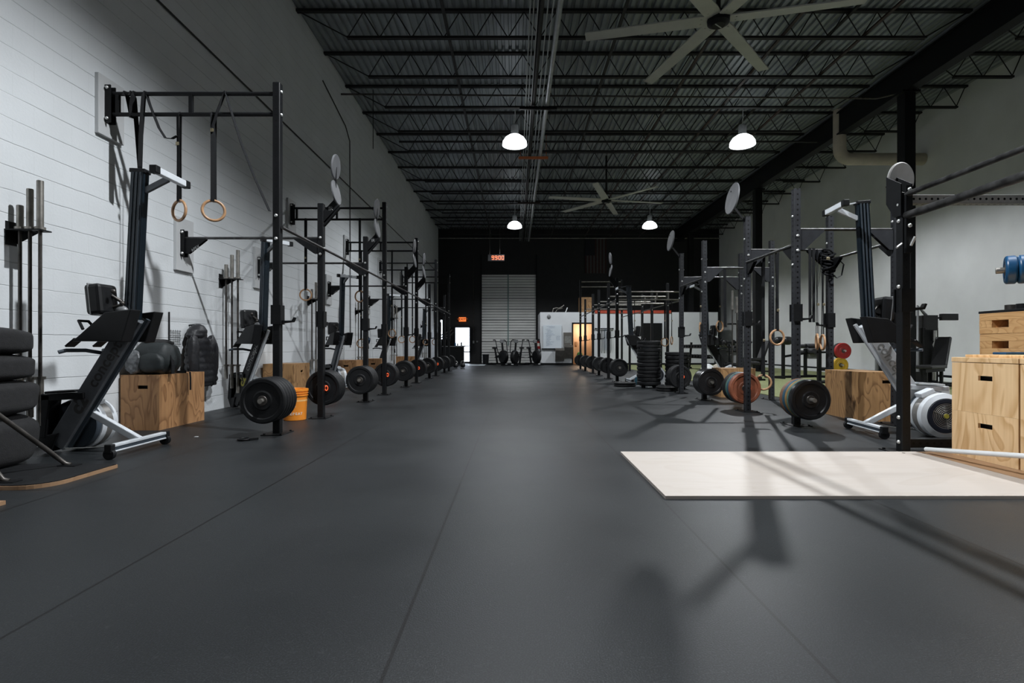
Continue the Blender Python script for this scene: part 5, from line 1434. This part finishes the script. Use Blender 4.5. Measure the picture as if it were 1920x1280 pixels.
loft([(0.98, 0.05, 0.13, -0.10), (1.05, 0.09, 0.19, -0.09), (1.13, 0.09, 0.165, -0.07), (1.19, 0.06, 0.09, -0.06), (1.21, 0.02, 0.03, -0.06)], 24, 0.05, 0.06, 5).build('hood', 'jacket', jk)
MB().ellipsoid((0.03, 0.20, 0.72), (0.07, 0.10, 0.33), 18, 14, 0.85, 0.05, 6).build('sleeve', 'jacket', jk)
MB().ellipsoid((0.05, -0.24, 0.78), (0.055, 0.09, 0.28), 18, 14, 0.85, 0.05, 7).build('sleeve', 'jacket', jk)
MB().cyl((-0.11, -0.08, 1.19), (-0.03, -0.08, 1.2), 0.01, 8).build('hanging_loop', 'strap', jk)
wr = thing('wire_rack', 'small black wire rack on the wall beside the jacket', 'rack', (XL, 6.72, 0))
MB().cyl((0.012, -0.10, 0.62), (0.012, -0.10, 1.34), 0.009, 8).build('post', 'black_metal', wr)
g = MB()
for k in range(5):
    g.cyl((0.02, -0.08 + 0.045 * k, 0.93), (0.02, -0.08 + 0.045 * k, 1.12), 0.003, 6)
for k in range(4):
    g.cyl((0.02, -0.10, 0.94 + 0.055 * k), (0.02, 0.12, 0.94 + 0.055 * k), 0.003, 6)
g.build('wire_grid', 'black_metal', wr)
MB().torus((0.03, -0.02, 0.86), 0.032, 0.008, Matrix.Rotation(PI / 2, 4, 'Y'), 20, 8).build('ring_hook', 'steel', wr)

# buckets
def bucket(label, x, y, mat, rim):
    t = thing('bucket', label, 'bucket', (x, y, 0), 0, 'plastic buckets')
    MB().lathe([(0.0, 0.0), (0.125, 0.0), (0.131, 0.006), (0.145, 0.29), (0.145, 0.30), (0.156, 0.302), (0.156, 0.312), (0.147, 0.314), (0.147, 0.328), (0.157, 0.330), (0.157, 0.340), (0.148, 0.342), (0.148, 0.356), (0.158, 0.358), (0.158, 0.385), (0.150, 0.388), (0.144, 0.380), (0.125, 0.012), (0.0, 0.012)], 44).build('body', mat, t)
    return t
b1 = bucket('bright orange plastic bucket with white lettering, behind the nearest left plates', -2.735, 6.64, 'orange', None)
MB().tube([(0.158 * math.cos(a), 0.158 * math.sin(a), 0.335 + 0.0) if abs(math.cos(a)) > 0.99 else (0.162 * math.cos(a), 0.162 * math.sin(a) , 0.335 - 0.16 * math.sin(a) ** 2 * 0.2) for a in [PI * i / 12 for i in range(13)]], 0.004, 6).build('bail_handle', 'steel', b1)
def wrap_text(body, z, size, centre, parent, nm):
    n = len(body)
    step = size * 0.72 / 0.14
    for i, ch in enumerate(body):
        if ch == ' ': continue
        a = centre + (i - (n - 1) / 2) * step
        r = 0.131 + 0.014 * (z / 0.29) + 0.0012
        text_obj(nm, ch, size, 'white_print', parent, (r * math.cos(a), r * math.sin(a), z), (PI / 2, 0, a + PI / 2), 0.0006, 'CENTER', 0.0006)
fa = math.atan2(-6.64, 2.735)
wrap_text('REPEAT', 0.085, 0.044, fa + 0.0, b1, 'letter')
wrap_text('L', 0.185, 0.05, fa - 0.02, b1, 'letter')
wrap_text('/', 0.135, 0.05, fa - 0.28, b1, 'letter')
MB().lathe([(0.1432, 0.235), (0.1440, 0.256)], 44).build('print_band', plain('pale_print', (0.80, 0.45, 0.16), 0.5), b1)
bucket('red-orange plastic bucket behind the second left upright', -3.60, 10.35, 'orange_red', None)

# small things on the floor
tag(MB().torus((-2.62, 5.17, 0.012), 0.055, 0.011, None, 28, 8).bar((-2.56, 5.15, 0.012), (-2.50, 5.20, 0.012), 0.02, 0.02).build('barbell_clip', 'black_metal'), 'small dark barbell clip lying on the floor before the nearest left upright', 'barbell collar')
tag(MB().box((-3.20, 5.36, 0.003), (0.035, 0.02, 0.004)).build('paper_scrap', 'white'), 'tiny white scrap on the floor by the near rowing machine', 'paper')
for (x, y, c, nm, z) in ((-4.22, 15.05, 'logo_yellow', 'yellow', 1.05), (-4.22, 15.35, 'blue_plate', 'blue', 1.1), (-4.22, 18.75, 'white', 'white', 0.95)):
    t = thing('jump_rope', 'coiled %s jump rope hanging on the left wall' % nm, 'jump rope', (x, y, z), 0, 'jump ropes')
    MB().torus((0, 0, 0), 0.10, 0.014, Matrix.Rotation(PI / 2, 4, 'Y'), 24, 8).torus((0.02, 0.02, -0.02), 0.09, 0.012, Matrix.Rotation(PI / 2 + 0.2, 4, 'Y'), 24, 8).build('coil', c, t)
    MB().cyl((0, 0, -0.08), (0.01, 0.02, -0.24), 0.016, 8).build('handle', 'rubber', t)
    MB().cyl((-0.08, 0, 0.10), (0.02, 0, 0.105), 0.008, 8).build('peg', 'steel', t)

# ------------------------------------------------------------------ right background on the turf
pt = thing('plate_tree', 'black plate tree carrying the red and yellow plates on the turf', 'plate tree', (7.85, 13.4, 0.012))
MB().span((-0.3, -0.25, 0), (0.3, 0.25, 0.05)).build('base', 'black_metal', pt)
MB().span((-0.24, -0.04, 0.05), (-0.16, 0.04, 1.12)).span((-0.24, -0.03, 0.74), (0.36, 0.03, 0.79)).span((-0.24, -0.03, 0.30), (0.36, 0.03, 0.35)).build('frame', 'black_metal', pt)
for k, (x, z) in enumerate(((0.28, 0.80), (0.22, 0.45))):
    MB().cyl((x, 0.05, z), (x, -0.30, z), 0.024, 12).build('peg', 'steel', pt)
bumper('red plate on the plate tree on the turf', (8.13, 13.22, 0.812), 'red_plate', 0.08, (0, 0, 0), 0.20)
bumper('yellow plate on the plate tree below the red one', (8.07, 13.22, 0.462), 'yellow_plate', 0.07, (0, 0, 0), 0.19)
bumper('black plate on the plate tree behind the red one', (8.13, 13.315, 0.812), 'rubber', 0.08, (0, 0, 0), 0.20)

cm = thing('cable_machine', 'tall thin-framed cable machine on the turf behind the plate tree', 'exercise machine', (10.2, 15.4, 0.012), R(10))
MB().span((-0.06, -0.5, 0), (0.55, 0.5, 0.06)).build('base', 'black_metal', cm)
MB().span((-0.03, -0.33, 0.05), (0.03, -0.27, 2.02)).build('post', 'grey_equip', cm)
MB().span((0.28, -0.33, 0.05), (0.36, -0.25, 2.05)).build('post', 'black_metal', cm)
MB().span((-0.03, -0.32, 1.97), (0.36, -0.26, 2.03)).build('top_beam', 'black_metal', cm)
MB().bar((-0.25, -0.3, 2.20), (0.45, -0.3, 2.26), 0.04, 0.05).tube([(0.1, -0.3, 2.03), (0.12, -0.3, 2.2)], 0.03, 8).build('pull_down_bar', 'black_metal', cm)
MB().span((0.38, -0.28, 0.08), (0.80, 0.1, 1.05)).build('weight_stack', 'black_metal', cm)
MB().box((-0.05, -0.36, 1.12), (0.16, 0.12, 0.14)).build('roller_pad', 'vinyl', cm, None, 0.03)

tw = thing('weight_tower', 'dark weight tower with a chrome curl bar hanging on its front', 'exercise machine', (10.0, 13.0, 0.012))
MB().span((-0.17, -0.2, 0.0), (0.17, 0.2, 1.36)).build('shroud', 'black_metal', tw, None, 0.01)
MB().span((-0.15, -0.22, 1.30), (0.15, 0.22, 1.66)).build('top_box', 'vinyl', tw, None, 0.01)
MB().tube([(-0.25, -0.1, 0.3), (-0.25, -0.1, 1.88), (-0.05, -0.1, 1.66)], 0.035, 10).build('side_tube', 'grey_equip', tw)
MB().bar((0.10, -0.1, 1.58), (0.60, -0.1, 1.64), 0.05, 0.04).build('arm', 'black_metal', tw)
MB().box((0.50, -0.1, 1.62), (0.40, 0.10, 0.16)).build('arm_head', 'vinyl', tw, None, 0.01)
MB().span((-0.3, -0.5, 0.0), (0.35, 0.3, 0.06)).build('base', 'black_metal', tw)
cbp = [(0.04, -0.26, 1.28), (0.04, -0.26, 1.12), (0.04, -0.26, 1.04), (0.0, -0.26, 0.95), (0.05, -0.26, 0.83), (0.0, -0.26, 0.72), (0.03, -0.26, 0.62), (0.02, -0.26, 0.34)]
cu = thing('curl_bar', 'chrome zigzag curl bar hanging upright on the dark weight tower', 'curl bar', (10.0, 13.0, 0.012))
MB().tube(cbp, 0.018, 10).build('shaft', 'steel', cu)
MB().cyl((0.04, -0.26, 1.04), (0.04, -0.26, 1.29), 0.04, 12).build('sleeve', 'steel', cu)
MB().cyl((0.02, -0.26, 0.10), (0.02, -0.26, 0.36), 0.04, 12).build('sleeve', 'steel', cu)

def bench(label, x, y, rz, up=False):
    t = thing('training_bench', label, 'bench', (x, y, 0.012), rz, 'benches on the turf')
    MB().span((-0.6, -0.15, 0.42), (0.35 if up else 0.6, 0.15, 0.50)).build('seat_pad', 'vinyl', t, None, 0.02)
    if up: MB().bar((0.32, 0, 0.48), (0.62, 0, 1.12), 0.30, 0.08).build('back_pad', 'vinyl', t, None, 0.02)
    MB().span((-0.55, -0.03, 0.34), (0.6, 0.03, 0.42)).span((-0.5, -0.03, 0.04), (-0.44, 0.03, 0.36)).span((0.44, -0.03, 0.04), (0.5, 0.03, 0.36)).build('frame', 'black_metal', t)
    MB().span((-0.52, -0.28, 0), (-0.44, 0.28, 0.05)).build('foot', 'black_metal', t)
    MB().span((0.44, -0.28, 0), (0.52, 0.28, 0.05)).build('foot', 'black_metal', t)
    return t
bench('black padded bench with raised back beside the weight tower', 9.35, 11.9, R(35), True)
bench('black flat bench on the turf left of the plate tree', 6.6, 14.8, R(70))
bench('black bench with raised back near the far turf edge', 8.6, 19.2, R(20), True)

def ghd(label, x, y, rz):
    t = thing('back_extension', label, 'exercise machine', (x, y, 0.012), rz, 'back extension machines')
    MB().span((-0.8, -0.03, 0.0), (0.8, 0.03, 0.07)).build('base_rail', 'black_metal', t)
    for a in (-0.8, 0.74):
        MB().span((a, -0.35, 0), (a + 0.06, 0.35, 0.07)).build('foot', 'black_metal', t)
    MB().bar((-0.45, 0, 0.05), (-0.45, 0, 1.02), 0.07, 0.07).bar((0.4, 0, 0.05), (0.4, 0, 0.85), 0.07, 0.07).bar((-0.45, 0, 0.62), (0.6, 0, 0.74), 0.06, 0.06).build('frame', 'black_metal', t)
    for s in (-1, 1):
        MB().ellipsoid((-0.45, s * 0.15, 1.08), (0.17, 0.11, 0.12), 16, 10, 0.8).build('hip_pad', 'vinyl', t)
        MB().cyl((0.5, s * 0.05, 0.92), (0.5, s * 0.26, 0.92), 0.06, 14).cyl((0.5, s * 0.05, 0.74), (0.5, s * 0.26, 0.74), 0.06, 14).build('ankle_roller', 'vinyl', t)
    MB().span((0.62, -0.22, 0.55), (0.65, 0.22, 1.0)).build('foot_plate', 'grey_equip', t)
    return t
ghd('black back extension machine on the turf behind the first right uprights', 8.2, 15.6, R(20))
ghd('black back extension machine farther down the turf', 9.0, 22.2, R(60))
def dip(label, x, y, rz):
    t = thing('dip_stand', label, 'exercise stand', (x, y, 0.012), rz)
    for s in (-1, 1):
        MB().span((-0.3, s * 0.3 - 0.03, 1.02), (0.3, s * 0.3 + 0.03, 1.08)).span((0.2, s * 0.3 - 0.03, 0.05), (0.26, s * 0.3 + 0.03, 1.05)).span((-0.3, s * 0.3 - 0.03, 0.0), (0.4, s * 0.3 + 0.03, 0.06)).build('side_frame', 'black_metal', t)
    MB().span((0.2, -0.3, 0.5), (0.26, 0.3, 0.56)).build('cross_tube', 'black_metal', t)
    return t
dip('black dip stand on the turf seen between the right rig uprights', 7.3, 17.4, 0)
rk = thing('dumbbell_rack', 'black dumbbell rack near the far right corner', 'dumbbell rack', (7.3, 21.5, 0.012), R(-80))
for s in (-1, 1):
    MB().bar((s * 1.0, 0.25, 0), (s * 1.0, 0.35, 1.1), 0.07, 0.07).span((s * 1.0 - 0.04, -0.3, 0), (s * 1.0 + 0.04, 0.35, 0.06)).build('end_frame', 'black_metal', rk)
for z in (0.45, 0.85):
    MB().span((-1.05, -0.12, z), (1.05, 0.30, z + 0.03)).build('shelf', 'black_metal', rk)
hexm = MB()
for s in (-1, 1):
    hexm.cyl((0, s * 0.07, 0), (0, s * 0.16, 0), 0.06, 6)
hex_me = hexm.mesh('heads', 'rubber')
hnd = MB().cyl((0, -0.07, 0), (0, 0.07, 0), 0.016, 10).mesh('grip', 'steel')
for r_, z in enumerate((0.48, 0.88)):
    for k in range(9):
        Mw = Matrix.Translation((7.3, 21.5, 0.012)) @ Matrix.Rotation(R(-80), 4, 'Z')
        p = Mw @ Vector((-0.92 + 0.23 * k, 0.08, z + 0.062))
        t = thing('dumbbell', 'black hex dumbbell on the %s shelf, %s from the left' % ('lower' if r_ == 0 else 'upper', ORD[k]), 'dumbbell', p, R(-80), 'dumbbells on the rack')
        place('heads', hex_me, t); place('grip', hnd, t)
for x, y, c, nm in ((5.75, 15.9, 'white', 'white'), (6.15, 16.1, 'cream', 'tan'), (6.5, 15.8, 'rubber', 'black')):
    tag(MB().ellipsoid((x, y, 0.20 + 0.012), (0.20, 0.20, 0.20), 24, 16).build('medicine_ball', c), '%s medicine ball on the turf behind the barbell stand' % nm, 'ball', 'medicine balls')

# far end odds and ends
dk_ = thing('front_desk', 'black counter standing before the bright glass door', 'counter', (-3.32, 28.3, 0))
MB().span((-0.45, -0.25, 0), (0.62, 0.25, 0.93)).build('body', 'black_metal', dk_)
MB().span((-0.5, -0.30, 0.93), (0.68, 0.30, 0.97)).build('worktop', 'grey_equip', dk_)
for k, (x, c, h) in enumerate(((-3.15, 'blue_plate', 0.20), (-3.02, 'white', 0.16), (-2.82, 'grey_equip', 0.24))):
    tag(MB().lathe([(0, 0), (0.045, 0), (0.045, h * 0.7), (0.02, h * 0.85), (0.02, h), (0, h)], 14, Matrix.Translation((x, 28.25, 0.971))).build('bottle', c), '%s bottle on the counter by the glass door' % ('blue', 'white', 'grey')[k], 'bottle', 'bottles on the counter')
ra = thing('landmine_rack', 'dark rack with slanting bar arms in front of the glass door', 'rack', (-3.55, 25.4, 0))
MB().span((-0.05, -0.05, 0), (0.05, 0.05, 2.1)).build('post', 'black_metal', ra)
MB().span((-0.3, -0.3, 0), (0.3, 0.3, 0.04)).build('base', 'black_metal', ra)
for k in range(3):
    MB().tube([(0.03, 0, 1.22 + 0.13 * k), (0.35, 0, 1.36 + 0.13 * k), (0.66 - 0.08 * k, 0, 1.62 + 0.12 * k)], 0.022, 8).build('bar_arm', 'steel_dark', ra)
bk_ = thing('band_rack', 'wall rack of pale hanging bands on the office wall right of the doorway', 'band rack', (4.55, OY - 0.01, 0))
MB().cyl((-0.45, -0.06, 1.86), (0.5, -0.06, 1.86), 0.025, 8).span((-0.45, -0.06, 1.83), (-0.41, 0.0, 1.89)).span((0.46, -0.06, 1.83), (0.5, 0.0, 1.89)).build('rail', 'black_metal', bk_)
for k, c in enumerate(('white', 'fountain', 'blue_plate', 'white', 'grey_equip')):
    x = 4.35 + 0.14 * k
    m = MB().ribbon([(x - 0.03, OY - 0.07, 0.75), (x - 0.035, OY - 0.07, 1.4), (x - 0.02, OY - 0.07, 1.885), (x + 0.02, OY - 0.07, 1.885), (x + 0.035, OY - 0.07, 1.4), (x + 0.03, OY - 0.07, 0.75), (x - 0.03, OY - 0.07, 0.75)], 0.05, 0.006, (0.2, 1, 0))
    tag(m.build('hanging_band', c), 'pale exercise band hanging on the office wall rack, %s from the left' % ORD[k], 'resistance band', 'bands on the office wall')
tag(MB().cyl((2.95, 12.95, 0.09), (3.30, 13.02, 0.09), 0.09, 20).build('foam_roller', 'blue_mat'), 'teal foam roller on the floor left of the plate tower', 'foam roller')
for k in range(3):
    t = thing('kettlebell', 'dark kettlebell on the floor before the glass door, %s of three' % ('left', 'middle', 'right')[k], 'kettlebell', (-2.85 + 0.28 * k, 22.9 + 0.3 * k, 0), 0, 'kettlebells')
    MB().ellipsoid((0, 0, 0.115), (0.115, 0.115, 0.115), 18, 12, 1, 0, 0, None, -0.1).build('bell', 'rubber_gloss', t)
    MB().tube([(-0.07, 0, 0.19), (-0.075, 0, 0.26), (-0.04, 0, 0.30), (0.04, 0, 0.30), (0.075, 0, 0.26), (0.07, 0, 0.19)], 0.016, 8).build('handle', 'steel', t)

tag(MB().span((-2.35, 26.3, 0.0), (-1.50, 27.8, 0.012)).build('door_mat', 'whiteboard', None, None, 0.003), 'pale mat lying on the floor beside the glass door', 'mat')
